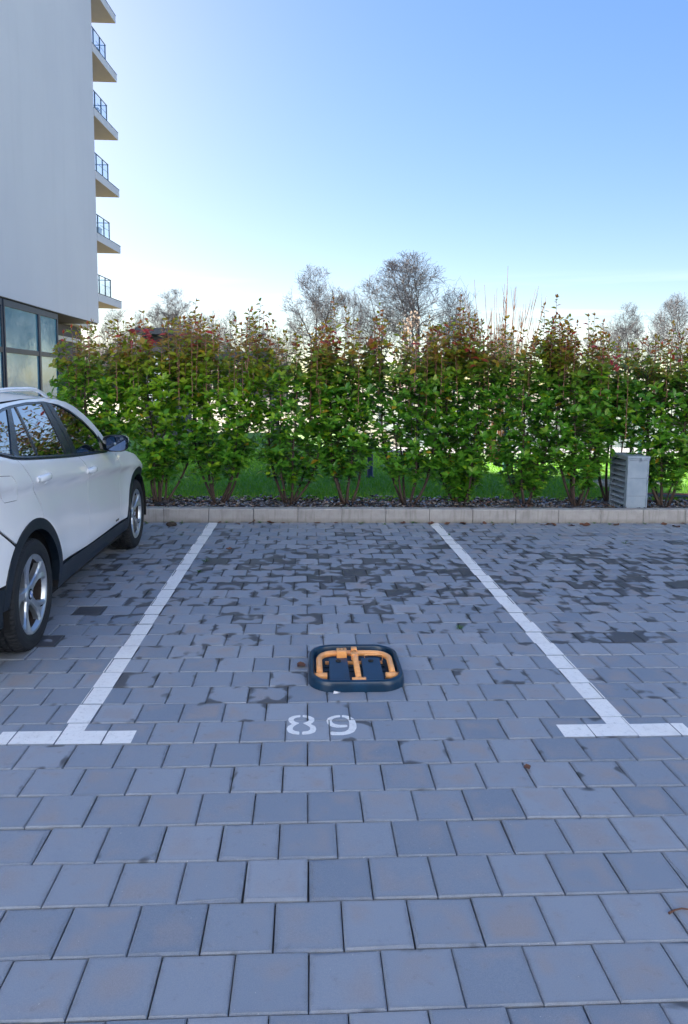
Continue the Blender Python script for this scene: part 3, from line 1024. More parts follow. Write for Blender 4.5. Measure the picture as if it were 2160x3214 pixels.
def build_barrier():
    root = empty('parking_barrier', (0.266, 0.805, 0.0))
    path = rr_path(0.262, 0.285, 0.145)
    prof = [(0.0, -0.004), (0.003, 0.030), (0.007, 0.050), (0.013, 0.0575), (0.021, 0.0595), (0.029, 0.057), (0.033, 0.050), (0.040, 0.010)]
    m = MB(); n = len(prof); N = len(path)
    vs = [(x - nx * d, y - ny * d, z) for (x, y, nx, ny) in path for (d, z) in prof]
    fs = []
    for i in range(N):
        i2 = (i + 1) % N
        for k in range(n - 1):
            fs.append((i * n + k, i2 * n + k, i2 * n + k + 1, i * n + k + 1))
    m.add(vs, fs, True)
    m.build('rim', 'blue_plastic', root)
    m = MB()
    m.prism([(x - nx * 0.036, y - ny * 0.036) for x, y, nx, ny in path], 0.002, 0.012)
    m.build('base_plate', 'blue_floor', root)
    for cx in (-0.092, 0.092):
        m = MB()
        w0, w1 = 0.052, 0.056
        y0, y1 = -0.232, 0.055
        vs = [(cx - w1, y0, 0.012), (cx + w1, y0, 0.012), (cx + w0, y1, 0.012), (cx - w0, y1, 0.012), (cx - w1, y0, 0.030), (cx + w1, y0, 0.030), (cx + w0, y1, 0.058), (cx - w0, y1, 0.058)]
        bm = bmesh.new(); bv = [bm.verts.new(v) for v in vs]
        for f in ((3, 2, 1, 0), (4, 5, 6, 7), (0, 1, 5, 4), (1, 2, 6, 5), (2, 3, 7, 6), (3, 0, 4, 7)): bm.faces.new([bv[i] for i in f])
        bmesh.ops.bevel(bm, geom=list(bm.edges), offset=0.003, segments=2, affect='EDGES')
        m.bm(bm); bm.free()
        fl = m.build('ramp_plate', 'blue_plastic', root)
        m = MB(); m.lathe([(0.0, 0.0605), (0.015, 0.0602), (0.016, 0.052)], 20, 'z', True, (cx, 0.015, -0.0022))
        m.build('finger_hole', 'dark_hole', fl)
    for yy in (0.035, -0.03, -0.14):
        m = MB(); m.box(-0.17, 0.17, yy - 0.012, yy + 0.012, 0.012, 0.020, 0.002)
        m.build('cross_rib', 'blue_floor', root)
    # hoop
    def arc(cx, cy, r, a0, a1, z, n=8): return [(cx + r * math.cos(R(a0 + (a1 - a0) * i / n)), cy + r * math.sin(R(a0 + (a1 - a0) * i / n)), z) for i in range(n + 1)]
    z = 0.052
    pts = [(-0.200, -0.135, 0.040), (-0.200, -0.05, z - 0.006)] + arc(-0.105, 0.045, 0.095, 180, 90, z) + [(0.0, 0.14, z)] + arc(0.105, 0.045, 0.095, 90, 0, z) + [(0.200, -0.05, z - 0.006), (0.200, -0.135, 0.040)]
    m = MB(); m.tube(pts, 0.0175, 14); m.build('hoop', 'orange_paint', root)
    for cx in (-0.195, 0.195):
        m = MB(); m.tube([(cx - 0.036, -0.15, 0.036), (cx + 0.036, -0.15, 0.036)], 0.0175, 14); m.build('hoop_foot', 'orange_paint', root)
    m = MB(); m.tube([(0.004, 0.155, 0.062), (0.005, 0.06, 0.064), (0.008, -0.22, 0.046)], 0.0165, 14); m.build('prop_arm', 'orange_paint', root)
    m = MB(); m.tube([(-0.029, -0.232, 0.044), (0.045, -0.232, 0.044)], 0.0165, 14); m.build('prop_foot', 'orange_paint', root)
    m = MB(); m.box(-0.013, 0.021, 0.128, 0.162, 0.046, 0.084, 0.003); m.build('prop_clamp', 'orange_paint', root)
    m = MB(); m.box(-0.016, 0.024, 0.045, 0.078, 0.044, 0.083, 0.004); m.build('prop_collar', 'orange_paint', root)
    m = MB(); m.box(-0.098, -0.040, 0.075, 0.135, 0.030, 0.088, 0.004); lk = m.build('lock_box', 'orange_paint', root)
    for dx in (-0.078, -0.058):
        m = MB(); m.lathe([(0.0, 0.0888), (0.0055, 0.0886), (0.006, 0.084)], 12, 'z', True, (dx, 0.112, 0.0004)); m.build('key_hole', 'dark_hole', lk)
    m = MB(); m.box(-0.165, 0.165, 0.062, 0.080, 0.014, 0.030, 0.003); m.build('lock_bar', 'orange_paint', root)
    m = MB(); m.tube([(0.062, 0.075, 0.032), (0.062, 0.088, 0.062), (0.165, 0.090, 0.062), (0.165, 0.077, 0.032)], 0.004, 8); m.build('wire_handle', 'orange_paint', root)
    tag(root, 'folded-down parking barrier with orange hoop in a dark blue tray', 'barrier')
build_barrier()

# ------------------------------------------------------------------ vent cabinet
t = NT('galvanised')
_n = t.noise(9, 4, vec_scale=(1, 1, 1)); _n2 = t.noise(1.0, 4, vec_scale=(60, 60, 4))
c = t.ramp(_n, [(0.3, (0.19, 0.25, 0.32)), (0.7, (0.25, 0.31, 0.38))])
t.col(t.mix(t.maprange(_n2, 0.5, 0.75, 0, 0.4), c, (0.27, 0.32, 0.37))); t.set(Roughness=0.5, Metallic=0.15)
simple('vent_dark', (0.02, 0.02, 0.022), 0.8)

def build_vent():
    x0, x1, y0, y1, zt = 3.885, 4.145, 5.455, 5.95, 0.755
    root = empty('vent_cabinet', ((x0 + x1) / 2, (y0 + y1) / 2, 0.10))
    O = root.location
    def bx(nm, a, b, c, d, e, f, mat='galvanised', bev=0.002, par=None):
        m = MB(); m.box(a - O.x, b - O.x, c - O.y, d - O.y, e - O.z, f - O.z, bev)
        return m.build(nm, mat, par or root)
    bx('core', x0 + 0.05, x1 - 0.004, y0 + 0.006, y1 - 0.004, 0.10, zt - 0.002, 'vent_dark', 0)
    # front in three stepped sheets
    zs = [0.10, 0.300, 0.520, 0.735]
    for k in range(3):
        bx('front_panel', x0 + 0.014, x1 - 0.012, y0 - 0.0035 * k, y0 + 0.005, zs[k] + (0.001 if k else 0), zs[k + 1] - 0.001)
    for xx in (x0, x1 - 0.011):
        bx('corner_post', xx, xx + 0.013, y0 - 0.010, y0 + 0.02, 0.10, zt)
    bx('side_panel', x1 - 0.003, x1 + 0.001, y0 + 0.021, y1, 0.10, zt)
    bx('back_panel', x0, x1, y1 - 0.003, y1 + 0.001, 0.10, zt)
    bx('louver_post', x0 - 0.002, x0 + 0.03, y0 + 0.022, y0 + 0.055, 0.10, zt)
    bx('louver_post', x0 - 0.002, x0 + 0.03, y1 - 0.04, y1 - 0.004, 0.10, zt)
    n = 9
    for k in range(n):
        z = 0.115 + k * (zt - 0.14) / n
        m = MB()
        a = [(x0 - 0.010, z + 0.004), (x0 - 0.010, z + 0.008), (x0 + 0.048, z + 0.052), (x0 + 0.048, z + 0.048)]
        ya, yb = y0 + 0.056, y1 - 0.041
        vs = [(x - O.x, y - O.y, zz - O.z) for y in (ya, yb) for x, zz in a]
        m.add(vs, [(0, 1, 2, 3), (7, 6, 5, 4), (0, 4, 5, 1), (1, 5, 6, 2), (2, 6, 7, 3), (3, 7, 4, 0)])
        m.build('louver_slat', 'galvanised', root)
    lid = bx('lid', x0 - 0.014, x1 + 0.012, y0 - 0.018, y1 + 0.012, zt + 0.002, zt + 0.034, 'galvanised', 0.006)
    bx('lid_lip', x0 - 0.008, x1 + 0.007, y0 - 0.013, y1 + 0.006, zt - 0.018, zt + 0.0, 'galvanised', 0.002, None)
    bx('latch', x0 + 0.150, x0 + 0.185, y0 - 0.034, y0 - 0.019, zt - 0.018, zt + 0.016, 'galvanised', 0.004)
    bx('latch_pin', x0 + 0.143, x0 + 0.156, y0 - 0.022, y0 - 0.014, zt - 0.045, zt - 0.019, 'galvanised', 0.002)
    tag(root, 'galvanised steel vent cabinet with slatted side standing on the kerb edge', 'vent cabinet')
build_vent()

# ------------------------------------------------------------------ the white car
t = NT('car_paint')
t.set(Base_Color=(0.80, 0.80, 0.80, 1), Roughness=0.32, Coat_Weight=1.0, Coat_Roughness=0.02, Coat_IOR=1.7, Specular_IOR_Level=0.5)
_n = t.noise(3.0, 3)
t.col(t.ramp(_n, [(0.3, (0.83, 0.835, 0.84)), (0.7, (0.87, 0.87, 0.87))]))
dn = t.noise(1.7, 2)
simple('cladding', (0.004, 0.009, 0.016), 0.42, var=0.3, scale=6, bump=0.35, bscale=400, bdist=0.001)
simple('car_trim', (0.006, 0.012, 0.022), 0.22, var=0.2, scale=5)
simple('car_inner', (0.006, 0.006, 0.007), 0.9)
simple('seat_fabric', (0.035, 0.04, 0.042), 0.8, var=0.2, scale=30)
simple('tyre', (0.008, 0.010, 0.013), 0.72, var=0.35, scale=14, bump=0.3, bscale=160)
t = NT('alloy'); t.set(Metallic=0.8, Roughness=0.33)
t.col(t.ramp(t.noise(12, 4), [(0.3, (0.40, 0.44, 0.49)), (0.7, (0.50, 0.54, 0.58))]))
simple('brake_disc', (0.045, 0.035, 0.032), 0.5, metal=0.3, var=0.4, scale=30)
simple('badge_blue', (0.02, 0.13, 0.50), 0.3)
simple('badge_white', (0.80, 0.80, 0.82), 0.3)
simple('tail_red', (0.35, 0.01, 0.012), 0.12, coat=1.0)

def glass_mat(name, tint, f0):
    t = NT(name)
    t.n.remove(t.b)
    tr = t.new('ShaderNodeBsdfTransparent'); tr.inputs['Color'].default_value = (*tint, 1)
    gl = t.new('ShaderNodeBsdfGlossy'); gl.inputs['Roughness'].default_value = 0.01; gl.inputs['Color'].default_value = (0.92, 0.95, 1.0, 1)
    lw = t.new('ShaderNodeLayerWeight'); lw.inputs['Blend'].default_value = 0.5
    fac = t.new('ShaderNodeMath', operation='POWER'); t.link(lw.outputs['Facing'], fac.inputs[0]); fac.inputs[1].default_value = 3.0
    f2 = t.new('ShaderNodeMath', operation='MULTIPLY_ADD', use_clamp=True); t.link(fac.outputs[0], f2.inputs[0]); f2.inputs[1].default_value = 1 - f0; f2.inputs[2].default_value = f0
    # a little unevenness of the pane
    tc = t.new('ShaderNodeTexCoord'); nz = t.new('ShaderNodeTexNoise', Scale=2.2, Detail=1.0); t.link(tc.outputs['Object'], nz.inputs['Vector'])
    bp = t.new('ShaderNodeBump', Strength=0.04, Distance=0.02); t.link(nz.outputs['Fac'], bp.inputs['Height']); t.link(bp.outputs[0], gl.inputs['Normal'])
    mx = t.new('ShaderNodeMixShader'); t.link(f2.outputs[0], mx.inputs[0]); t.link(tr.outputs[0], mx.inputs[1]); t.link(gl.outputs[0], mx.inputs[2])
    t.link(mx.outputs[0], t.out.inputs['Surface'])
glass_mat('glass_tinted', (0.015, 0.02, 0.022), 0.30)
glass_mat('glass_front', (0.30, 0.36, 0.36), 0.14)

BELT = [(-0.80, 1.275), (-0.50, 1.238), (-0.36, 1.207), (-0.15, 1.167), (0.35, 1.122), (0.85, 1.085), (1.6, 1.043), (1.95, 1.026), (2.33, 0.993), (2.6, 0.95), (2.8, 0.905), (3.0, 0.835), (3.2, 0.745), (3.42, 0.60)]
def zbelt(y): return smooth_tab(BELT, y)
def zcrease(y): return min(1.003 - 0.069 * y, zbelt(y) - 0.075)
DX = [(-0.95, -0.34), (-0.85, -0.19), (-0.70, -0.085), (-0.5, -0.03), (-0.2, -0.006), (0.2, 0.0), (1.2, 0.004), (2.2, 0.0), (2.75, -0.004), (2.95, -0.018), (3.1, -0.052), (3.25, -0.11), (3.4, -0.20), (3.55, -0.36)]
def xs(y, z):
    zb = zbelt(y); zc = zcrease(y)
    dx = smooth_tab(DX, y)
    if z <= zb:
        zz = max(0.60, zc - 0.17)
        tab = [(0.15, 0.800), (0.26, 0.862), (0.38, 0.884), (0.50, 0.891), (zz, 0.883), (zc - 0.04, 0.886), (zc, 0.9045), (zc + 0.025, 0.9045), (zb - 0.028, 0.884), (zb, 0.868)]
        x = smooth_tab(tab, z)
    else:
        d = z - zb
        x = 0.866 - 0.40 * d - 0.17 * d * d
        if y > 1.2: x += 0.02 * (y - 1.2) * 0
    # gentle swelling over the wheels
    for wy in (0.0, 2.76):
        r = math.hypot(y - wy, (z - 0.335) * 0.9)
        x += 0.012 * math.exp(-((r - 0.42) / 0.14) ** 2) if z < zb else 0
    return x + dx

def densify(poly, step):
    out = []
    n = len(poly)
    for i in range(n):
        a, b = poly[i], poly[(i + 1) % n]
        L = math.hypot(b[0] - a[0], b[1] - a[1]); k = max(1, int(math.ceil(L / step)))
        for s in range(k): out.append((a[0] + (b[0] - a[0]) * s / k, a[1] + (b[1] - a[1]) * s / k))
    return out

def side_panel(name, outline, mat, parent, holes=(), off=0.0, depth=0.012, step=0.045, gap=0.0033, sides=(1, -1)):
    """a body panel cut out of the side surface; returns the right-hand object"""
    outl = densify(inset(outline, gap) if gap else outline, step)
    hl = [densify(h, step) for h in holes]
    pts = list(outl); edges = [(i, (i + 1) % len(outl)) for i in range(len(outl))]
    for h in hl:
        b = len(pts); pts += h; edges += [(b + i, b + (i + 1) % len(h)) for i in range(len(h))]
    bd = np.array(pts)
    y0, z0 = bd.min(0); y1, z1 = bd.max(0)
    yy = y0
    gs = step
    while yy < y1:
        zz = z0
        while zz < z1:
            if pip(yy, zz, outl) and not any(pip(yy, zz, h) for h in hl) and np.hypot(bd[:, 0] - yy, bd[:, 1] - zz).min() > gs * 0.5:
                pts.append((yy, zz))
            zz += gs * 0.8
        yy += gs
    V, E_, Fs = delaunay_2d_cdt([Vector(p) for p in pts], edges, [], 0, 1e-7)[:3]
    V = [(v.x, v.y) for v in V]
    faces = []
    for f in Fs:
        cy = sum(V[i][0] for i in f) / 3; cz = sum(V[i][1] for i in f) / 3
        if pip(cy, cz, outl) and not any(pip(cy, cz, h) for h in hl): faces.append(tuple(f))
    first = None
    for sg in sides:
        vs = []; nr = []
        h = 0.004
        for (y, z) in V:
            x = xs(y, z)
            gy_ = (xs(y + h, z) - xs(y - h, z)) / (2 * h); gz_ = (xs(y, z + h) - xs(y, z - h)) / (2 * h)
            nv = Vector((1, -gy_, -gz_)).normalized()
            vs.append(((x + off) * sg, y, z)); nr.append((nv.x * sg, nv.y, nv.z))
        cnt = {}
        fs = []
        for f in faces:
            a, b, c = (Vector(vs[i]) for i in f)
            if ((b - a).cross(c - a)).x * sg < 0: f = tuple(reversed(f))
            fs.append(f)
            for i in range(3):
                e = (f[i], f[(i + 1) % 3]); cnt[e] = cnt.get(e, 0) + 1
        nrm = list(nr)
        if depth:
            for (a, b) in [e for e in cnt if (e[1], e[0]) not in cnt]:
                k = len(vs)
                A, B = vs[a], vs[b]
                vs += [A, B, (B[0] - depth * sg, B[1], B[2]), (A[0] - depth * sg, A[1], A[2])]
                fs.append((k + 1, k, k + 3, k + 2))
                nv = (Vector(B) - Vector(A)).cross(Vector((sg, 0, 0))).normalized()
                nrm += [tuple(nv)] * 4
        me = bpy.data.meshes.new(name); me.from_pydata(vs, [], fs)
        me.polygons.foreach_set('use_smooth', np.ones(len(fs), bool))
        me.update()
        me.normals_split_custom_set_from_vertices(nrm)
        o = mk(name, me, mat, parent)
        if first is None: first = o
    return first

def arch_pts(cy, r, a0, a1, n=14, cz=0.335):
    return [(cy + r * math.cos(R(a0 + (a1 - a0) * i / n)), cz + r * math.sin(R(a0 + (a1 - a0) * i / n))) for i in range(n + 1)]

def belt_pts(y0, y1, n=8): return [(y0 + (y1 - y0) * i / n, zbelt(y0 + (y1 - y0) * i / n)) for i in range(n + 1)]

def loft(stations, name, mat, parent, nx=17, wrap=0.0):
    rows = []
    for st in stations:
        y, z, w, ze = st[:4]
        row = []
        for i in range(nx):
            s = -1 + 2 * i / (nx - 1)
            s = math.copysign(abs(s) ** 0.8, s)
            row.append((w * s, y + wrap * abs(s) ** 2.6, z - (z - ze) * abs(s) ** 2.4))
        rows.append(row)
    m = MB(); m.grid(rows, True)
    return m.build(name, mat, parent)

def build_wheel(car, wy, side):
    """side +1: right-hand wheel"""
    w = empty('wheel', (0, 0, 0)); w.parent = car
    w.location = (0.885 * side, wy, 0.335)
    if side < 0: w.rotation_euler = (0, 0, math.pi)
    # tyre, axis x, outer face at x = 0
    prof = [(0.238, -0.018), (0.246, -0.006), (0.270, 0.001), (0.298, 0.000), (0.318, -0.008), (0.3315, -0.022), (0.3362, -0.040), (0.3372, -0.066),
            (0.3300, -0.068), (0.3300, -0.078), (0.3378, -0.080), (0.3378, -0.107), (0.3305, -0.109), (0.3305, -0.119), (0.3378, -0.121), (0.3378, -0.148),
            (0.3300, -0.150), (0.3300, -0.160), (0.3372, -0.162), (0.3362, -0.188), (0.3315, -0.206), (0.318, -0.220), (0.29, -0.226), (0.238, -0.205)]
    sh = {5, 6, 7, 18, 19, 20}; mid = {10, 11, 14, 15}
    def mod(k, j):
        if j in sh and k % 3 == 0: return -0.0075
        if j in mid and k % 4 == 0: return -0.005
        return 0
    m = MB(); m.lathe(prof, 192, 'x', True, mod=mod)
    ty = m.build('tyre', 'tyre', w)
    for p in ty.data.polygons: p.use_smooth = False
    # rim: barrel, lip, hub, five spokes
    rim = empty('rim', (0, 0, 0)); rim.parent = w
    m = MB(); m.lathe([(0.216, -0.19), (0.214, -0.04)], 64, 'x', True); m.build('barrel_inside', 'brake_disc', rim)
    m = MB(); m.lathe([(0.214, -0.04), (0.224, -0.020), (0.232, -0.0115), (0.2395, -0.0125), (0.2410, -0.020), (0.238, -0.03)], 64, 'x', True); m.build('barrel', 'alloy', rim)
    m = MB(); m.lathe([(0.0, -0.030), (0.040, -0.030), (0.052, -0.034), (0.060, -0.044), (0.062, -0.080)], 40, 'x', True); m.build('hub', 'alloy', rim)
    for k in range(5):
        a = R(90 + 72 * k + 9)
        er = Vector((0, math.cos(a), math.sin(a))); et = Vector((0, -math.sin(a), math.cos(a)))
        rows = []
        for (r, hw, x, tw) in ((0.045, 0.032, -0.036, 0.0), (0.075, 0.026, -0.038, 0.001), (0.11, 0.024, -0.036, 0.003), (0.145, 0.029, -0.031, 0.006), (0.180, 0.043, -0.024, 0.009), (0.205, 0.060, -0.018, 0.010), (0.226, 0.080, -0.014, 0.010)):
            c = er * r + et * tw
            def P(t, dx): return c + et * t + Vector((x + dx, 0, 0))
            curve = lambda t: er * (-(t * t) * 1.9)
            rows.append([P(-hw, -0.042) + curve(hw), P(-hw, -0.010) + curve(hw), P(-hw * 0.75, 0.0) + curve(hw * .75), P(-hw * 0.28, -0.003 if r < 0.15 else -0.009), P(hw * 0.28, -0.003 if r < 0.15 else -0.009), P(hw * 0.75, 0.0) + curve(hw * .75), P(hw, -0.010) + curve(hw), P(hw, -0.042) + curve(hw)])
        m = MB(); m.grid(rows, False)
        fs = []
        for f in m.f:
            p = [Vector(m.v[i]) for i in f]
            fs.append(f)
        o = m.build('spoke', 'alloy', rim)
        # wheel bolt beside the spoke root
        a2 = a + R(36)
        m = MB(); m.lathe([(0.0, -0.0475), (0.008, -0.048), (0.0085, -0.06)], 10, 'x', True, (0.008, 0.047 * math.cos(a2), 0.047 * math.sin(a2))); m.build('bolt', 'car_trim', rim)
    m = MB(); m.lathe([(0.0, -0.0265), (0.031, -0.0268), (0.034, -0.031)], 32, 'x', True); cap = m.build('hub_cap', 'car_trim', rim)
    for k in range(4):
        m = MB(); n = 8
        vs = [(-0.0255, 0, 0)] + [(-0.0255, 0.021 * math.cos(R(90 * k + 90 * i / n)), 0.021 * math.sin(R(90 * k + 90 * i / n))) for i in range(n + 1)]
        m.add(vs, [(0, i + 1, i + 2) for i in range(n)])
        m.build('emblem_quarter', 'badge_white' if k % 2 == 0 else 'badge_blue', cap)
    m = MB(); m.lathe([(0.0235, -0.0262), (0.0243, -0.0252), (0.0251, -0.0262)], 32, 'x', True); m.build('emblem_ring', 'alloy', cap)
    m = MB(); m.lathe([(0.06, -0.095), (0.165, -0.097), (0.168, -0.105), (0.165, -0.118), (0.05, -0.12)], 40, 'x', True); m.build('brake_disc', 'brake_disc', w)
    m = MB(); m.lathe([(0.0, -0.125), (0.215, -0.128)], 40, 'x', True); m.build('wheel_back', 'car_inner', w)
    m = MB()
    a = R(-38); m.tube([(-0.03, 0.200 * math.cos(a), 0.200 * math.sin(a)), (-0.012, 0.178 * math.cos(a), 0.178 * math.sin(a))], [0.0045, 0.003], 8); m.build('valve', 'car_trim', w)

def build_car():
    car = empty('parked_car', (-2.515, 1.2, 0.0), 0.0085)
    A = 0.452
    # dark shell just behind the panels so that the seams read as gaps
    inner = [(-0.74, 0.30), (-0.44, 0.30)] + list(reversed(arch_pts(0, 0.455, 8, 172))) + [(0.455, 0.28), (2.30, 0.28)] + list(reversed(arch_pts(2.76, 0.455, 8, 172))) + [(3.22, 0.30), (3.38, 0.42), (3.38, 0.58)] + list(reversed(belt_pts(-0.74, 3.36, 30)))
    side_panel('inner_shell', inner, 'car_inner', car, off=-0.011, depth=0, gap=0)
    # painted panels
    rear_door = belt_pts(-0.180, 0.93, 8)[::-1]
    seam_b = [(0.93, zbelt(0.93)), (1.03, 1.012), (1.087, 0.957), (1.125, 0.87), (1.143, 0.768), (1.135, 0.60), (1.083, 0.392)]
    seam_c = [(0.157, 0.759), (0.131, 0.851), (0.075, 0.905), (0.021, 0.955), (-0.025, 1.005), (-0.060, 1.054), (-0.120, 1.118), (-0.180, zbelt(-0.18))]
    rd = rear_door[:-1] + seam_c[::-1] + arch_pts(0, A, 68, 11, 9) + [(1.083, 0.392)] + seam_b[1:-1][::-1]
    o_rd = side_panel('rear_door', rd, 'car_paint', car)
    seam_f = [(1.905, zbelt(1.905)), (1.99, 0.962), (2.05, 0.893), (2.085, 0.78), (2.092, 0.65), (2.062, 0.386)]
    fd = belt_pts(0.93, 1.905, 8)[::-1] + seam_b[1:] + seam_f[::-1][:-1]
    o_fd = side_panel('front_door', fd, 'car_paint', car)
    fender = belt_pts(1.905, 3.30, 14)[::-1] + seam_f[1:] + [(2.30, 0.378)] + arch_pts(2.76, A, 172, 6, 16) + [(3.26, 0.36), (3.36, 0.45), (3.36, 0.60)]
    side_panel('front_fender', fender, 'car_paint', car)
    quarter = [(-0.180, zbelt(-0.18))] + seam_c[::-1][1:] + arch_pts(0, A, 72, 127, 8) + [(-0.494, 0.850), (-0.76, 0.925)] + belt_pts(-0.76, -0.18, 6)[:-1]
    flap = [(-0.485, 1.075), (-0.455, 1.105), (-0.30, 1.088), (-0.272, 1.065), (-0.205, 0.965), (-0.215, 0.937), (-0.36, 0.945), (-0.39, 0.965)]
    side_panel('rear_quarter', quarter, 'car_paint', car, holes=[flap])
    side_panel('fuel_flap', flap, 'car_paint', car, off=-0.001, gap=0.0028, sides=(1,))
    bumper = arch_pts(0, A, 129, 158, 6) + [(-0.80, 0.50), (-0.80, 0.925), (-0.494, 0.842)]
    side_panel('rear_bumper_side', bumper, 'car_paint', car)
    side_panel('bumper_cladding', [(-0.418, 0.495), (-0.80, 0.492), (-0.76, 0.27), (-0.425, 0.27), (-0.452, 0.36)], 'cladding', car, off=0.004)
    upper_top = [(-0.62, 1.395), (-0.3, 1.442), (0.0, 1.470), (0.4, 1.486), (0.84, 1.490), (1.1, 1.476), (1.3, 1.452), (1.45, 1.415), (1.6, 1.347), (1.72, 1.272), (1.82, 1.178), (1.93, 1.045)]
    wtop = [(-0.50, 1.245), (-0.42, 1.330), (-0.28, 1.402), (0.0, 1.446), (0.15, 1.457), (0.46, 1.469), (0.8, 1.466), (1.1, 1.436), (1.29, 1.390), (1.5, 1.300), (1.65, 1.205), (1.745, 1.105), (1.765, 1.050)]
    upper = upper_top + [(1.90, zbelt(1.9) + 0.002), (1.765, zbelt(1.765) + 0.002)] + wtop[::-1] + [(-0.76, zbelt(-0.76) + 0.004)]
    side_panel('roof_frame', upper, 'car_paint', car, gap=0.0012)
    # windows: black frame with panes set in it
    hole = wtop + belt_pts(-0.50, 1.765, 14)[::-1]
    g_front = [(0.965, 1.452), (1.1, 1.425), (1.28, 1.377), (1.48, 1.288), (1.62, 1.200), (1.695, 1.110), (1.66, 1.062), (1.35, 1.074), (0.985, 1.096)]
    g_rear = [(0.255, 1.448), (0.46, 1.455), (0.755, 1.454), (0.725, 1.112), (0.45, 1.131), (0.215, 1.150)]
    g_vent = [(0.145, 1.440), (0.225, 1.446), (0.188, 1.152), (-0.09, 1.178)]
    g_q = [(0.075, 1.436), (-0.02, 1.426), (-0.26, 1.386), (-0.395, 1.322), (-0.455, 1.252), (-0.34, 1.222), (-0.185, 1.193)]
    side_panel('window_frame', hole, 'car_trim', car, holes=[g_front, g_rear, g_vent, g_q], off=-0.003, gap=0)
    for nm, g, mt in (('front_window', g_front, 'glass_front'), ('rear_window', g_rear, 'glass_tinted'), ('vent_window', g_vent, 'glass_tinted'), ('quarter_window', g_q, 'glass_tinted')):
        side_panel(nm, g, mt, car, off=-0.009, depth=0, gap=-0.004)
    # belt moulding
    m = MB(); rows = []
    for sg in (1,):
        for i in range(25):
            y = -0.48 + (1.74 + 0.48) * i / 24; z = zbelt(y); x = xs(y, z)
            rows.append([(x - 0.004, y, z - 0.010), (x + 0.006, y, z - 0.009), (x + 0.008, y, z + 0.004), (x - 0.002, y, z + 0.014)])
    m.grid(rows, True); m.build('belt_moulding', 'car_trim', car)
    # B pillar seam
    m = MB(); m.grid([[(xs(y, z) - 0.0005, y - 0.0035, z), (xs(y, z) - 0.0005, y + 0.0035, z)] for y, z in [(0.885 - 0.03 * k / 8, 1.098 + 0.36 * k / 8) for k in range(9)]], False); m.build('pillar_seam', 'car_inner', car)
    # cladding of arches and sill
    for cy, a0, a1 in ((0, -3, 176), (2.76, 4, 183)):
        side_panel('arch_cladding', arch_pts(cy, 0.458, a0, a1, 26) + arch_pts(cy, 0.392, a1, a0, 26), 'cladding', car, off=0.006, depth=0.05, gap=0, step=0.05)
    side_panel('sill_cladding', [(0.452, 0.400), (1.2, 0.385), (2.295, 0.366), (2.36, 0.33), (2.37, 0.262), (0.395, 0.252), (0.41, 0.32)], 'cladding', car, off=0.005, depth=0.04, gap=0)
    # wheel wells
    for cy in (0.0, 2.76):
        for sg in (1, -1):
            m = MB(); rows = []
            for i in range(25):
                a = R(-12 + 204 * i / 24)
                rows.append([(sg * x, cy + 0.405 * math.cos(a), 0.335 + 0.405 * math.sin(a)) for x in (0.885, 0.6, 0.45)])
            m.grid(rows, True)
            m.add([(sg * 0.46, cy - 0.5, 0.12), (sg * 0.46, cy + 0.5, 0.12), (sg * 0.46, cy + 0.5, 0.75), (sg * 0.46, cy - 0.5, 0.75)], [(0, 1, 2, 3)])
            m.build('wheel_well', 'car_inner', car)
    m = MB(); m.box(-0.45, 0.45, -0.74, 3.30, 0.20, 0.42); m.box(-0.84, 0.84, 0.42, 2.32, 0.215, 0.36); m.box(-0.70, 0.70, -0.82, -0.42, 0.26, 0.45); m.box(-0.66, 0.66, 3.18, 3.42, 0.22, 0.45)
    m.build('underbody', 'car_inner', car)
    # top surfaces
    loft([(-0.60, 1.430, 0.615, 1.397), (-0.45, 1.470, 0.640, 1.422), (-0.2, 1.517, 0.655, 1.454), (0.1, 1.544, 0.665, 1.477), (0.45, 1.556, 0.669, 1.489), (0.84, 1.553, 0.671, 1.492), (1.1, 1.531, 0.668, 1.477), (1.22, 1.512, 0.665, 1.462), (1.32, 1.486, 0.662, 1.446)], 'roof', 'car_paint', car)
    loft([(1.325, 1.478, 0.66, 1.444), (1.5, 1.395, 0.685, 1.36), (1.7, 1.28, 0.715, 1.245), (1.9, 1.145, 0.755, 1.10), (2.06, 1.035, 0.80, 1.0)], 'windscreen', 'glass_tinted', car, wrap=-0.08)
    loft([(1.96, 1.045, 0.855, 1.022), (2.2, 1.045, 0.853, 1.006), (2.45, 1.03, 0.850, 0.978), (2.7, 0.995, 0.845, 0.93), (2.95, 0.94, 0.825, 0.853), (3.15, 0.88, 0.79, 0.772), (3.32, 0.80, 0.74, 0.69), (3.45, 0.72, 0.70, 0.63)], 'bonnet', 'car_paint', car, wrap=-0.06)
    loft([(3.45, 0.715, 0.71, 0.63), (3.55, 0.62, 0.72, 0.58), (3.60, 0.48, 0.73, 0.46), (3.58, 0.32, 0.72, 0.32), (3.48, 0.24, 0.68, 0.24)], 'front_bumper', 'car_paint', car, wrap=-0.20)
    loft([(-0.605, 1.42, 0.61, 1.393), (-0.70, 1.32, 0.66, 1.30), (-0.78, 1.20, 0.71, 1.18)], 'rear_glass', 'glass_tinted', car, wrap=0.06)
    loft([(-0.785, 1.195, 0.715, 1.175), (-0.86, 1.05, 0.76, 1.04), (-0.89, 0.90, 0.79, 0.89), (-0.88, 0.72, 0.80, 0.72)], 'tailgate', 'car_paint', car, wrap=0.09)
    loft([(-0.90, 0.71, 0.815, 0.71), (-0.93, 0.60, 0.82, 0.60), (-0.925, 0.49, 0.82, 0.49)], 'rear_bumper', 'car_paint', car, wrap=0.16)
    loft([(-0.93, 0.488, 0.82, 0.488), (-0.92, 0.38, 0.81, 0.38), (-0.86, 0.26, 0.78, 0.26)], 'rear_bumper_cladding', 'cladding', car, wrap=0.16)
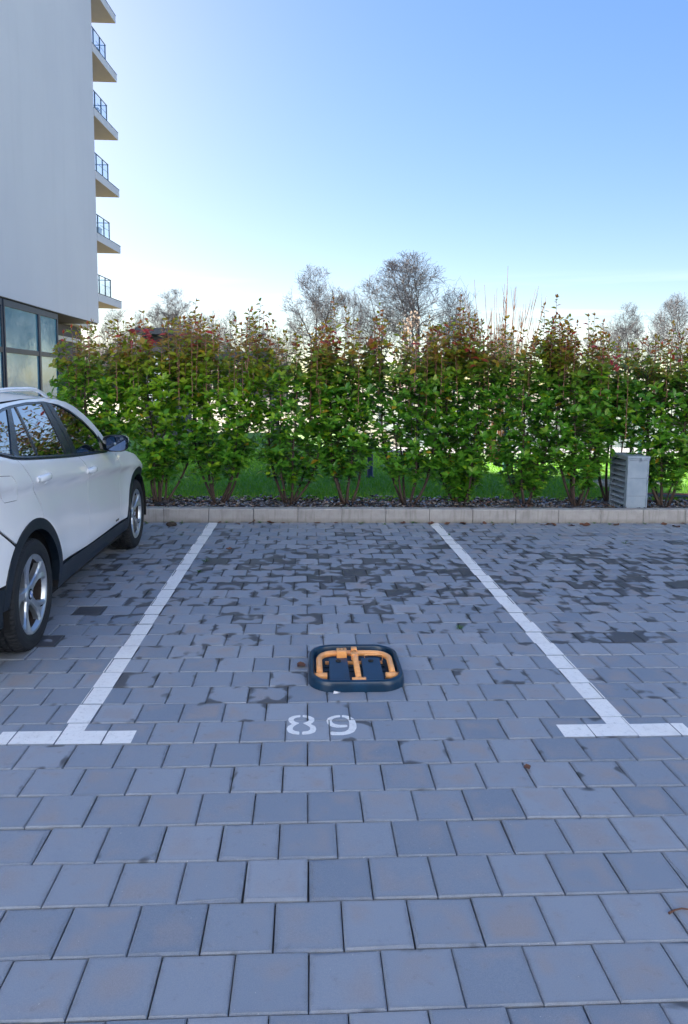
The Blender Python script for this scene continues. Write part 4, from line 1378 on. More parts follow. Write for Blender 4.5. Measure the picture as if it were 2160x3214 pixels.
    side_panel('tail_light', [(-0.585, 1.165), (-0.77, 1.20), (-0.79, 1.0), (-0.60, 1.01)], 'tail_red', car, off=0.006)
    # handles
    for par, yc, z in ((o_rd, 0.155, 1.022), (o_fd, 1.165, 0.951)):
        m = MB(); rows = []
        n = 14
        for i in range(n + 1):
            u = i / n; y = yc - 0.112 + 0.224 * u
            lift = 0.034 * math.sin(math.pi * min(1, max(0, u * 0.96 + 0.02))) ** 0.45
            hh = 0.017 + 0.006 * math.sin(math.pi * u)
            x = xs(y, z)
            rows.append([(x + lift - 0.012, y, z - hh), (x + lift - 0.003, y, z - hh * 0.72), (x + lift, y, z - 0.002), (x + lift - 0.003, y, z + hh * 0.72), (x + lift - 0.012, y, z + hh), (x - 0.004, y, z + hh * 0.8), (x - 0.004, y, z - hh * 0.8), (x + lift - 0.012, y, z - hh)])
        m.grid(rows, True)
        b = len(m.v)
        m.f.append(tuple(range(0, 7))); m.c.append(None); m.sm.append(False)
        m.build('handle', 'car_paint', par)
        # cup behind the handle
        m = MB(); nn = 20
        ring = []
        for k in range(nn):
            a = 2 * math.pi * k / nn
            y = yc + 0.01 + 0.058 * math.cos(a); zz = z + 0.044 * math.sin(a)
            ring.append((y, zz))
        vs = [(xs(y, zz) + 0.0012, y, zz) for y, zz in ring] + [(xs(y, zz) - 0.004, yc + 0.01 + (y - yc - 0.01) * 0.8, z + (zz - z) * 0.8) for y, zz in ring] + [(xs(yc, z) - 0.010, yc + 0.01, z)]
        fs = [(k, (k + 1) % nn, nn + (k + 1) % nn, nn + k) for k in range(nn)] + [(nn + k, nn + (k + 1) % nn, 2 * nn) for k in range(nn)]
        m.add(vs, fs, True)
        m.build('handle_cup', 'car_paint', par)
    # badge on the front door
    m = MB(); m.add([(xs(1.94, 0.42) + 0.002, 1.90, 0.412), (xs(1.94, 0.42) + 0.002, 2.01, 0.410), (xs(1.94, 0.43) + 0.002, 2.01, 0.428), (xs(1.94, 0.43) + 0.002, 1.90, 0.430)], [(0, 1, 2, 3)])
    m.build('badge', 'car_trim', o_fd)
    # mirror
    mir = empty('door_mirror', (0, 0, 0)); mir.parent = car
    mir.location = (0.144, 0.085, 0.148); mir.scale = (0.85, 0.85, 0.85)
    def ell_loft(secs, n=20):
        rows = []
        for (y, x0, x1, z0, z1, p) in secs:
            row = []
            for k in range(n + 1):
                a = 2 * math.pi * k / n
                c, s = math.cos(a), math.sin(a)
                cc = math.copysign(abs(c) ** (2 / p), c); ss = math.copysign(abs(s) ** (2 / p), s)
                row.append(((x0 + x1) / 2 + cc * (x1 - x0) / 2, y, (z0 + z1) / 2 + ss * (z1 - z0) / 2))
            rows.append(row)
        m = MB(); m.grid(rows, True); return m
    m = ell_loft([(1.735, 0.872, 1.098, 1.062, 1.212, 3.2), (1.745, 0.868, 1.104, 1.058, 1.217, 3.2), (1.80, 0.872, 1.102, 1.060, 1.214, 3.0), (1.87, 0.885, 1.080, 1.075, 1.196, 2.6), (1.91, 0.92, 1.03, 1.10, 1.165, 2.2)])
    m.build('mirror_shell', 'car_trim', mir)
    m = ell_loft([(1.752, 0.870, 1.1075, 1.122, 1.2205, 3.2), (1.80, 0.874, 1.106, 1.120, 1.2185, 3.0), (1.87, 0.887, 1.085, 1.122, 1.2005, 2.6), (1.92, 0.92, 1.035, 1.13, 1.17, 2.2)])
    m.build('mirror_cap', 'car_paint', mir)
    m = ell_loft([(1.7335, 0.905, 1.088, 1.070, 1.204, 3.2), (1.7330, 0.98, 1.00, 1.12, 1.15, 3.2)])
    m.build('mirror_glass', 'glass_front' if False else 'mirror_face', mir)
    m = MB(); m.grid([[(0.80, 1.70, 1.055), (0.80, 1.83, 1.050)], [(0.855, 1.715, 1.062), (0.855, 1.82, 1.058)], [(0.90, 1.745, 1.080), (0.90, 1.83, 1.08)], [(0.90, 1.745, 1.115), (0.90, 1.83, 1.115)], [(0.82, 1.715, 1.10), (0.82, 1.81, 1.10)]], True)
    m.build('mirror_arm', 'car_trim', mir)
    side_panel('mirror_base', [(1.66, 1.062), (1.755, 1.060), (1.748, 1.115), (1.70, 1.17), (1.675, 1.115)], 'car_trim', car, off=0.003, gap=0)
    # roof rails
    for sg in (1, -1):
        pts = []
        for i in range(23):
            u = i / 22; y = -0.52 + 1.80 * u
            e = min(u, 1 - u) * 22 / 4.0
            lift = 0.040 * min(1, e) ** 0.55
            x = 0.600 - 0.03 * (2 * u - 1) ** 2
            zr = lerp_tab([(-0.6, 1.405), (-0.45, 1.436), (-0.2, 1.476), (0.1, 1.502), (0.45, 1.515), (0.84, 1.515), (1.1, 1.498), (1.3, 1.464)], y)
            pts.append((sg * x, y, zr + lift - 0.004))
        m = MB(); m.tube(pts, 0.0135, 10); m.build('roof_rail', 'car_paint', car)
    # cabin
    m = MB(); m.box(-0.80, 0.80, -0.5, 2.0, 0.40, 0.46); m.box(-0.74, 0.74, 1.75, 2.02, 0.46, 1.0, 0.04); m.build('cabin_floor', 'car_inner', car)
    for sx in (-0.36, 0.36):
        m = MB(); m.box(sx - 0.24, sx + 0.24, 0.95, 1.45, 0.46, 0.72, 0.05); m.box(sx - 0.235, sx + 0.235, 0.83, 0.99, 0.66, 1.20, 0.06)
        st = m.build('front_seat', 'seat_fabric', car)
        m = MB(); m.box(sx - 0.125, sx + 0.125, 0.83, 0.93, 1.215, 1.385, 0.04); m.build('headrest', 'seat_fabric', st)
    m = MB(); m.box(-0.62, 0.62, -0.12, 0.4, 0.46, 0.74, 0.05); m.box(-0.62, 0.62, -0.26, -0.10, 0.70, 1.15, 0.06); m.build('rear_seat', 'seat_fabric', car)
    for wy in (0.0, 2.76):
        for sg in (1, -1): build_wheel(car, wy, sg)
    tag(car, 'white compact SUV with black arch cladding and alloy wheels parked at left', 'car')

t = NT('mirror_face'); t.set(Base_Color=(0.20, 0.28, 0.42, 1), Metallic=1.0, Roughness=0.03)
build_car()

# ------------------------------------------------------------------ apartment building on the left
t = NT('render_wall')
n1 = t.geo_noise(0.25, 4); n2 = t.geo_noise(40, 3); n3 = t.geo_noise(1.0, 4, vec_scale=(1.5, 1.5, 0.12))
c = t.ramp(n1, [(0.3, (0.66, 0.67, 0.73)), (0.7, (0.71, 0.72, 0.77))])
c = t.mix(t.maprange(n3, 0.52, 0.75, 0, 0.13), c, (0.52, 0.53, 0.57))
t.col(c); t.set(Roughness=0.85); t.bump(n2, 0.15, 0.004)
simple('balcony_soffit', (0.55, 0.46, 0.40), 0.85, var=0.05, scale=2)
simple('anthracite', (0.012, 0.028, 0.060), 0.4, var=0.2, scale=3)
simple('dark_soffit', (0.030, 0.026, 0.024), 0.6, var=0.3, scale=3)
simple('plinth_cladding', (0.05, 0.042, 0.055), 0.6, var=0.2, scale=1.5)
simple('rail_metal', (0.10, 0.16, 0.20), 0.35, metal=0.6, var=0.1)
glass_mat('balcony_glass', (0.92, 0.96, 0.97), 0.06)
t = NT('window_glass')
t.set(Base_Color=(0.10, 0.20, 0.24, 1), Roughness=0.04, IOR=1.9, Specular_IOR_Level=0.8)
nb = t.geo_noise(1.0, 4, 0.6, vec_scale=(2.0, 2.0, 3.0), distortion=1.0)
w1 = t.geo_noise(0.8, 3)
t.col(t.ramp(w1, [(0.35, (0.02, 0.20, 0.30)), (0.65, (0.13, 0.34, 0.45))]))
t.bump(nb, 0.06, 0.05)
simple('blind', (0.25, 0.33, 0.34), 0.7)

def build_building():
    root = empty('apartment_building', (-10, 30, 0))
    O = root.location
    def add(nm, m, mat, par=None):
        m.v = [(v[0] - O.x, v[1] - O.y, v[2] - O.z) for v in m.v]
        return m.build(nm, mat, par or root)
    SOF, TOP = 4.37, 27.5
    # upper block: long wall along the lot, turning out a little towards its far end
    plan = [(-10.0, 5.0), (-10.0, 25.5), (-9.96, 28.5), (-9.90, 30.8), (-9.85, 32.45), (-9.87, 32.55), (-11.1, 32.6), (-11.3, 36.1), (-26, 36.1), (-26, 5.0)]
    m = MB(); m.prism(plan, SOF, TOP)
    add('wall', m, 'render_wall')
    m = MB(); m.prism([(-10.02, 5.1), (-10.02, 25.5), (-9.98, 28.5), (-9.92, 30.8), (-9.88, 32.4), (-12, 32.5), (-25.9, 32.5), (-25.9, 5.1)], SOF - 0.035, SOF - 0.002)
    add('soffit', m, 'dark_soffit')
    # recessed ground floor
    m = MB(); m.prism([(-10.32, 5.4), (-10.32, 27.42), (-11.6, 27.42), (-11.6, 35.5), (-25, 35.5), (-25, 5.4)], -0.08, SOF - 0.04)
    add('ground_floor_wall', m, 'plinth_cladding')
    # curtain windows: bays of one wide and one narrow light
    X = -10.06
    def win(y0, y1, ymid):
        w = empty('window', (0, 0, 0)); w.parent = root
        def bx(nm, a, b, c, d, x0=X - 0.10, x1=X, mat='anthracite'):
            m = MB(); m.box(x0, x1, a, b, c, d, 0.008); return add(nm, m, mat, w)
        z0, z1, zt0, zt1 = 0.35, SOF - 0.05, 2.56, 2.735
        bx('frame_head', y0, y1, 4.10, z1); bx('frame_sill', y0, y1, z0, z0 + 0.12)
        bx('frame_jamb', y0, y0 + 0.10, z0 + 0.121, 4.099); bx('frame_jamb', y1 - 0.12, y1, z0 + 0.121, 4.099)
        bx('mullion', ymid - 0.09, ymid + 0.09, z0 + 0.121, 4.099, X - 0.09, X + 0.012)
        for (a, b) in ((y0 + 0.101, ymid - 0.091), (ymid + 0.091, y1 - 0.121)):
            bx('transom', a, b, zt0, zt1)
            for (c, d) in ((zt1 + 0.001, 4.099), (z0 + 0.121, zt0 - 0.001)):
                m = MB(); m.add([(X - 0.045, a, c), (X - 0.045, b, c), (X - 0.045, b, d), (X - 0.045, a, d)], [(0, 1, 2, 3)])
                add('pane', m, 'window_glass', w)
        return w
    y = 27.35
    while y > 11:
        win(y - 5.33, y - 0.0, y - 2.1)
        m = MB(); m.box(X - 0.12, X + 0.03, y - 5.40, y - 5.335, 0.3, SOF - 0.06, 0.01); add('post', m, 'anthracite')
        y -= 5.42
    # side return beyond the windows: light band and a dark panel
    m = MB(); m.box(-11.58, -11.50, 27.6, 35.0, 3.55, 3.75); add('band', m, 'render_wall')
    # balconies
    for k in range(8):
        zb = 5.41 + 2.8 * k
        b = empty('balcony', (0, 0, 0)); b.parent = root
        zt = zb + 0.36
        xa, ya, xb, yb = -9.845, 32.56, -9.63, 36.0
        slab = [(xa, ya), (xb, yb), (-11.4, yb + 0.02), (-11.4, ya)]
        m = MB(); m.prism(slab, zb + 0.012, zt); add('slab', m, 'render_wall', b)
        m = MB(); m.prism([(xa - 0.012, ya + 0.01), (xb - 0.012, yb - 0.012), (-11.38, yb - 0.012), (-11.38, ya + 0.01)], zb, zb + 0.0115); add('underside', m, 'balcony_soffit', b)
        m = MB(); m.prism([(xa + 0.012, ya), (xb + 0.012, yb + 0.012), (-11.4, yb + 0.032), (-11.4, ya)], zt + 0.001, zt + 0.028); add('drip_edge', m, 'anthracite', b)
        # railing set back from the edge
        def along(t, dx=0.0): return (xa + (xb - xa) * t - 0.20 + dx, ya + (yb - ya) * t)
        zr = zt + 0.95
        m = MB(); p0, p1 = along(0.0), along(0.70)
        m.tube([(*p0, zr), (*p1, zr)], 0.026, 8); add('hand_rail', m, 'rail_metal', b)
        m = MB(); m.tube([(*p1, zr - 0.002), (-11.3, p1[1] + 0.02, zr - 0.002)], 0.026, 8); add('hand_rail', m, 'rail_metal', b)
        m = MB(); m.tube([(*along(0.3), zt + 0.55), (*p1, zt + 0.55)], 0.009, 6); add('mid_rail', m, 'rail_metal', b)
        ts = [0.02, 0.20, 0.45, 0.68]
        for t_ in ts:
            q = along(t_); m = MB(); m.box(q[0] - 0.022, q[0] + 0.022, q[1] - 0.035, q[1] + 0.035, zt + 0.028, zr - 0.02); add('rail_post', m, 'rail_metal', b)
        for t0, t1 in zip(ts, ts[1:]):
            q0, q1 = along(t0 + 0.012), along(t1 - 0.012)
            m = MB(); m.add([(q0[0], q0[1], zt + 0.07), (q1[0], q1[1], zt + 0.07), (q1[0], q1[1], zr - 0.06), (q0[0], q0[1], zr - 0.06)], [(0, 1, 2, 3)])
            add('glass_panel', m, 'balcony_glass', b)
        q = p1
        m = MB(); m.add([(q[0] - 0.02, q[1] + 0.02, zt + 0.07), (-11.25, q[1] + 0.02, zt + 0.07), (-11.25, q[1] + 0.02, zr - 0.06), (q[0] - 0.02, q[1] + 0.02, zr - 0.06)], [(0, 1, 2, 3)]); add('glass_panel', m, 'balcony_glass', b)
    tag(root, 'tall white apartment block with glass balconies and dark ground-floor windows', 'building')
build_building()
simple('box_blue', (0.02, 0.16, 0.50), 0.5); simple('box_grey', (0.25, 0.30, 0.36), 0.6)
for k_, mt_, y_, w_, lab_ in ((4, 'box_blue', 34.3, 0.42, 'bright blue box on the second balcony from the top'), (3, 'box_grey', 34.1, 0.34, 'grey-blue box on the third balcony from the top'), (1, 'box_grey', 33.9, 0.5, 'grey-blue box on the second lowest balcony')):
    m = MB(); m.box(-0.2, 0.2, -w_ / 2, w_ / 2, 0, 0.42, 0.02); m.box(-0.22, 0.22, -w_ / 2 - 0.02, w_ / 2 + 0.02, 0.421, 0.46, 0.01)
    o_ = m.build('storage_box', mt_); o_.location = (-10.25, y_, 5.41 + 2.8 * k_ + 0.389)
    tag(o_, lab_, 'box')

# unseen block added behind the camera: its sunlit wall bounces light onto the lot
def build_bounce_block():
    root = empty('bounce_building', (0, -24, 0)); O = root.location
    m = MB(); m.box(-34, 34, -14, 0, -0.05, 24); m.build('wall', 'render_wall', root)
    fr = MB(); fr.box(-0.8, 0.8, -0.02, 0.05, 0, 1.5); frm = fr.mesh('window'); frm.materials.append(MATS['anthracite'])
    pm = MB(); pm.add([(-0.72, 0.055, 0.08), (-0.72, 0.055, 1.42), (0.72, 0.055, 1.42), (0.72, 0.055, 0.08)], [(0, 1, 2, 3)]); pmm = pm.mesh('pane'); pmm.materials.append(MATS['window_glass'])
    for f in range(7):
        for k in range(-6, 7):
            w = mk('window', frm, None, root); w.location = (k * 5.0, 0, 1.4 + f * 3.1)
            mk('pane', pmm, None, w)
    tag(root, 'unseen white block with rows of windows, added behind the viewer to bounce sunlight', 'building')
build_bounce_block()

# ------------------------------------------------------------------ low structures behind the hedge
simple('pergola_metal', (0.020, 0.032, 0.055), 0.45, var=0.2, scale=2)
simple('pavilion_wall', (0.13, 0.115, 0.14), 0.8, var=0.12, scale=1.0)
def build_pergola():
    root = empty('pergola', (-1.9, 14.6, 0.1)); O = root.location
    def bx(nm, a, b, c, d, e, f):
        m = MB(); m.box(a - O.x, b - O.x, c - O.y, d - O.y, e - O.z, f - O.z, 0.01); m.build(nm, 'pergola_metal', root)
    for yy in (14.0, 16.6):
        bx('beam', -3.05, -0.75, yy - 0.06, yy + 0.06, 2.19, 2.345)
    for xx in (-3.0, -0.80):
        for yy in (14.0, 16.6): bx('post', xx - 0.05, xx + 0.05, yy - 0.05, yy + 0.05, 0.1, 2.189)
        bx('side_beam', xx - 0.05, xx + 0.05, 14.061, 16.539, 2.20, 2.34)
    for k in range(9):
        yy = 14.25 + k * 0.26
        bx('slat', -2.94, -0.86, yy - 0.02, yy + 0.02, 2.25, 2.335)
    tag(root, 'dark flat-topped metal pergola seen above the left half of the hedge', 'pergola')
build_pergola()
def build_pavilion():
    root = empty('garden_pavilion', (-3.95, 18.2, 0.0)); O = root.location
    def bx(nm, a, b, c, d, e, f, mat, par=None):
        m = MB(); m.box(a - O.x, b - O.x, c - O.y, d - O.y, e - O.z, f - O.z, 0.01); return m.build(nm, mat, par or root)
    bx('wall', -4.35, -3.6, 16.8, 20.0, 0.0, 2.85, 'pavilion_wall')
    bx('roof', -4.45, -3.45, 16.2, 20.4, 2.851, 3.02, 'pergola_metal')
    for xx in (-4.0,):
        w = bx('window', xx - 0.33, xx + 0.33, 16.77, 16.799, 1.0, 2.4, 'pergola_metal')
        bx('pane', xx - 0.29, xx + 0.29, 16.755, 16.769, 1.05, 2.35, 'window_glass', w)
    tag(root, 'small grey flat-roofed pavilion hidden behind the left end of the hedge', 'pavilion')
build_pavilion()

# ------------------------------------------------------------------ wire fence, hose, bollard
simple('fence_green', (0.02, 0.12, 0.10), 0.45, var=0.2)
def build_fence():
    root = empty('wire_fence', (7.0, 9.7, 0.1)); O = root.location
    rnd = random.Random(3)
    xs_ = [3.55, 6.02, 8.50, 11.0]
    for xx in xs_:
        m = MB(); m.box(xx - 0.03 - O.x, xx + 0.03 - O.x, -0.03, 0.03, -0.02, 1.25, 0.004); m.build('post', 'fence_green', root)
    for a, b in zip(xs_, xs_[1:]):
        m = MB()
        n = int((b - a - 0.08) / 0.05)
        for k in range(n + 1):
            x = a + 0.04 + (b - a - 0.08) * k / n - O.x
            m.tube([(x, 0, 0.03), (x, 0, 1.16)], 0.0028, 4, caps=False)
        for z in (0.06, 0.26, 0.30, 0.50, 0.70, 0.90, 0.94, 1.14):
            m.tube([(a + 0.035 - O.x, 0.004, z), (b - 0.035 - O.x, 0.004, z)], 0.0032, 4, caps=False)
        m.build('mesh_panel', 'fence_green', root)
    tag(root, 'green welded wire fence with slim posts behind the vent cabinet', 'fence')
build_fence()
simple('hose_blue', (0.02, 0.06, 0.10), 0.4); simple('hose_red', (0.22, 0.05, 0.05), 0.5)
m = MB(); m.tube([(4.3, 6.55, 0.15), (4.6, 6.5, 0.145), (5.0, 6.42, 0.15), (5.5, 6.3, 0.145), (6.2, 6.28, 0.145)], 0.026, 10)
tag(m.build('hose', 'hose_blue'), 'dark blue pipe lying on the ground right of the vent cabinet', 'pipe')
m = MB(); m.tube([(4.2, 6.75, 0.15), (4.7, 6.66, 0.145), (5.2, 6.56, 0.15), (6.0, 6.50, 0.145)], 0.022, 10)
tag(m.build('hose', 'hose_red'), 'dull red pipe lying just behind the blue pipe', 'pipe')
def build_bollard():
    root = empty('garden_bollard', (1.03, 8.6, 0.11))
    m = MB(); m.lathe([(0.0, 0.0), (0.07, 0.0), (0.07, 0.02), (0.048, 0.03), (0.048, 0.40)], 20, 'z', True); m.build('post', 'anthracite', root)
    m = MB(); m.lathe([(0.040, 0.40), (0.040, 0.47)], 20, 'z', True); m.build('lens', 'window_glass', root)
    m = MB(); m.lathe([(0.0, 0.52), (0.05, 0.515), (0.055, 0.47), (0.0, 0.469)], 20, 'z', True); m.build('cap', 'anthracite', root)
    tag(root, 'short dark bollard light on the lawn behind the hedge', 'bollard')
build_bollard()
def build_stones():
    rnd = random.Random(9)
    simple('pale_stone', (0.42, 0.36, 0.29), 0.85, var=0.3, scale=4, bump=0.6, bscale=20)
    m = MB()
    for k in range(420):
        x = rnd.uniform(4.35, 5.6); y = rnd.uniform(7.5, 8.2) + (x - 4.4) * 0.15; r = rnd.uniform(0.02, 0.05)
        bm = bmesh.new(); bmesh.ops.create_icosphere(bm, subdivisions=1, radius=r)
        M = Matrix.Translation((x, y, 0.115 + r * 0.3)) @ Matrix.Rotation(rnd.uniform(0, 6), 4, 'Z') @ Matrix.Diagonal((1, rnd.uniform(0.6, 1), rnd.uniform(0.4, 0.7), 1))
        m.bm(bm, False, M); bm.free()
    o = m.build('gravel', 'pale_stone'); tag(o, 'pale gravel strip at the sunny edge of the lawn', 'gravel', kind='stuff')
build_stones()

# ------------------------------------------------------------------ trees
def tree_meshes(seed, H, spread, trunk_frac=0.28, nlimb=6, upright=0.5, rad=0.20, dens=1.0):
    """bare winter tree grown inside an egg-shaped crown: returns (trunk mesh, crown mesh)"""
    rnd = random.Random(seed)
    tm = MB(); cm = MB()
    cz = H * (0.5 + trunk_frac * 0.55); rz = H - cz
    def inside(p, k=1.0): return (math.hypot(p.x, p.y) / spread) ** 2 + ((p.z - cz) / (rz if p.z > cz else rz * 1.25)) ** 2 < k
    tp = [Vector((0, 0, -0.2))]
    for i in range(1, 11):
        tp.append(Vector((tp[-1].x + rnd.gauss(0, 0.07), tp[-1].y + rnd.gauss(0, 0.07), H * 0.62 * i / 10)))
    trad = [rad * (1.2 - 1.0 * i / 10) for i in range(11)]
    tm.tube(tp, trad, 8, caps=False)
    def branch(p, d, L, r, lev):
        seg = (0.55, 0.42, 0.32, 0.22)[lev]
        n = max(2, int(L / seg))
        pts = [p.copy()]; dd = d.copy()
        for i in range(n):
            w = (0.13, 0.20, 0.24, 0.22)[lev]
            dd = (dd + Vector((rnd.gauss(0, w), rnd.gauss(0, w), rnd.gauss(0, w * .7) + 0.075 * upright))).normalized()
            q = pts[-1] + dd * (L / n)
            if not inside(q, 1.0 + rnd.uniform(-0.1, 0.18)): break
            pts.append(q)
        n = len(pts) - 1
        if n < 1: return
        rr = [max(0.010, r * (1 - 0.8 * i / max(n, 1))) for i in range(n + 1)]
        (tm if lev == 0 else cm).tube(pts, rr, (7, 5, 3, 3)[lev], caps=False)
        if lev >= 3: return
        nch = int((9, 8, 6)[lev] * dens)
        for k in range(nch):
            idx = min(n, max(1, int((0.15 + 0.85 * (k + rnd.random()) / nch) * n + 0.5)))
            bd = (pts[idx] - pts[idx - 1]).normalized()
            side = Vector((rnd.gauss(0, 1), rnd.gauss(0, 1), rnd.gauss(0.1, 0.6)))
            side = (side - bd * side.dot(bd)).normalized()
            nd = (bd * rnd.uniform(0.5, 1.0) + side * rnd.uniform(0.6, 1.0) + Vector((0, 0, 0.22 * upright))).normalized()
            branch(pts[idx], nd, L * rnd.uniform(0.38, 0.60), max(0.011, rr[idx] * rnd.uniform(0.5, 0.7)), lev + 1)
    for k in range(nlimb):
        a = 2.4 * k + rnd.uniform(-0.4, 0.4)
        zi = min(10, max(3, int(10 * (trunk_frac / 0.62) + (10 - 10 * trunk_frac / 0.62) * k / nlimb)))
        el = rnd.uniform(0.45, 1.1) + 0.5 * k / nlimb
        d = Vector((math.cos(a) * math.cos(el), math.sin(a) * math.cos(el), math.sin(el)))
        branch(tp[zi], d, max(spread * 1.25, rz * 1.1), max(0.05, trad[zi] * 0.62), 0)
    return tm.mesh('trunk'), cm.mesh('crown')

TV = [tree_meshes(51, 13.0, 3.3, 0.34, 8, 0.5, 0.20, 1.15), tree_meshes(52, 13.0, 4.6, 0.26, 7, 0.5, 0.26, 1.15), tree_meshes(53, 13.0, 4.0, 0.24, 7, 0.4, 0.20, 1.0), tree_meshes(54, 13.0, 2.6, 0.3, 6, 0.9, 0.16, 1.0)]
for a_, b_ in TV:
    a_.materials.append(MATS['tree_bark']); b_.materials.append(MATS['twig_bark'])
rt = random.Random(77)
def tree(x, y, h, variant, label, wide=1.0):
    root = empty('bare_tree', (x, y, -0.1), rt.uniform(0, 6.28))
    s = h / 13.0
    root.scale = (s * wide, s * wide, s)
    mk('trunk', TV[variant][0], None, root); mk('crown', TV[variant][1], None, root)
    tag(root, label, 'tree', 'bare winter trees beyond the hedge')

def X_at(px, Y):      # world X at photo column px for a given depth (trees stand on the flat park ground)
    d = _F + _R2 * ((px - 1080) / 2286.18) + _U2 * ((1462.9 - 1100) / 2286.18)
    return -0.0156 + d.x * (Y + 3.1409) / d.y
def H_at(px, py, Y):
    d = _F + _R2 * ((px - 1080) / 2286.18) + _U2 * ((1462.9 - py) / 2286.18)
    return 1.603 + d.z * (Y + 3.1409) / d.y
for (px, top, Y, v, wide, label) in (
    (985, 832, 65, 0, 0.98, 'round-crowned bare tree left of the picture\'s middle, the higher of that pair\'s left one'),
    (1312, 792, 66, 1, 1.15, 'tallest bare tree, wide crowned with forked trunk, right of the middle'),
    (1195, 862, 68, 2, 0.95, 'bare tree leaning against the tallest tree\'s left side'),
    (1108, 868, 72, 3, 0.55, 'slender bare tree in the gap between the two big crowns'),
    (1430, 905, 60, 2, 0.70, 'smaller bare tree at the right foot of the tallest tree'),
    (385, 925, 62, 3, 1.10, 'bare tree beside the lowest balcony'),
    (552, 905, 64, 0, 1.1, 'broad bare tree behind the left part of the hedge, right of the balconies'),
    (462, 960, 75, 2, 0.80, 'low bare tree between the balconies and the broad left tree'),
    (690, 938, 70, 3, 1.00, 'thin-topped bare tree left of the round-crowned tree'),
    (800, 985, 80, 0, 0.90, 'low distant bare tree between thin-topped and round-crowned trees'),
    (900, 1000, 85, 2, 0.90, 'low distant bare tree at the foot of the round-crowned tree'),
    (1890, 985, 85, 3, 1.10, 'distant bare tree at the left of the right-hand group'),
    (1965, 948, 80, 0, 0.75, 'bare tree above the vent cabinet'),
    (2035, 950, 82, 3, 0.95, 'upright bare tree second from the right edge'),
    (2135, 918, 62, 1, 0.75, 'dark branched bare tree at the right edge'),
    (1760, 1015, 95, 2, 0.9, 'very low distant bare tree behind the hedge\'s twin shoots'),
    (1580, 1015, 95, 0, 0.9, 'very low distant bare tree behind the whip shrub'),
    (620, 975, 90, 2, 1.0, 'faint distant bare tree behind the pergola'),
):
    tree(X_at(px, Y), Y, H_at(px, top, Y) + 0.1, v, label, wide)

simple('thicket_bark', (0.30, 0.25, 0.24), 0.9, var=0.25, scale=0.3)
def build_far_wood():
    rnd = random.Random(5)
    m = MB()
    for k in range(1000):
        Y = rnd.uniform(88, 120); px = rnd.uniform(200, 900)
        x = X_at(px, Y); h = rnd.uniform(3.5, 8.0)
        if px > 1800: h *= 1.15
        lean = Vector((rnd.gauss(0, 0.12), rnd.gauss(0, 0.12), 1))
        b = Vector((x, Y, -0.1)); tip = b + lean * h
        m.tube([b, b.lerp(tip, 0.5), tip], [0.05, 0.035, 0.01], 3, caps=False)
        for q in range(9):
            p = b.lerp(tip, rnd.uniform(0.2, 0.95)); d = Vector((rnd.gauss(0, 1), rnd.gauss(0, 1), rnd.uniform(0.3, 1.6))).normalized()
            e = p + d * rnd.uniform(0.5, 1.7)
            m.tube([p, e], [0.022, 0.008], 3, caps=False)
            for _ in range(2):
                d2 = (d + Vector((rnd.gauss(0, .6), rnd.gauss(0, .6), rnd.uniform(0, .8)))).normalized(); p2 = p.lerp(e, rnd.uniform(.3, .9))
                m.tube([p2, p2 + d2 * rnd.uniform(.4, .9)], [0.014, 0.007], 3, caps=False)
    o = m.build('far_wood', 'thicket_bark')
    tag(o, 'belt of bare thicket and saplings far across the water', 'wood', kind='stuff')
build_far_wood()

def build_whips():
    rnd = random.Random(15)
    root = empty('whip_shrub', (3.72, 11.0, 0.05))
    for k in range(34):
        m = MB(); a = rnd.uniform(0, 6.28); sp = rnd.uniform(0.05, 0.9)
        h = rnd.uniform(2.9, 3.75) - sp * 0.3 + (0.35 if k < 3 else 0)
        pts = []
        for i in range(9):
            f = i / 8
            pts.append((math.cos(a) * (0.06 + sp * f ** 0.9) + rnd.gauss(0, 0.01), math.sin(a) * (0.06 + sp * f ** 0.9), h * f))
        m.tube(pts, [0.013 * (1 - 0.75 * i / 8) for i in range(9)], 4, caps=False)
        for _ in range(5):
            i = rnd.randint(3, 7); p = Vector(pts[i]); b = rnd.uniform(0, 6.28); L = rnd.uniform(0.2, 0.5)
            m.tube([p, p + Vector((math.cos(b) * 0.25, math.sin(b) * 0.25, 1)).normalized() * L], [0.006, 0.002], 3, caps=False)
        m.build('whip', 'whip_bark', root)
    tag(root, 'leafless shrub of long upright orange-brown whips rising behind the hedge', 'shrub')
build_whips()

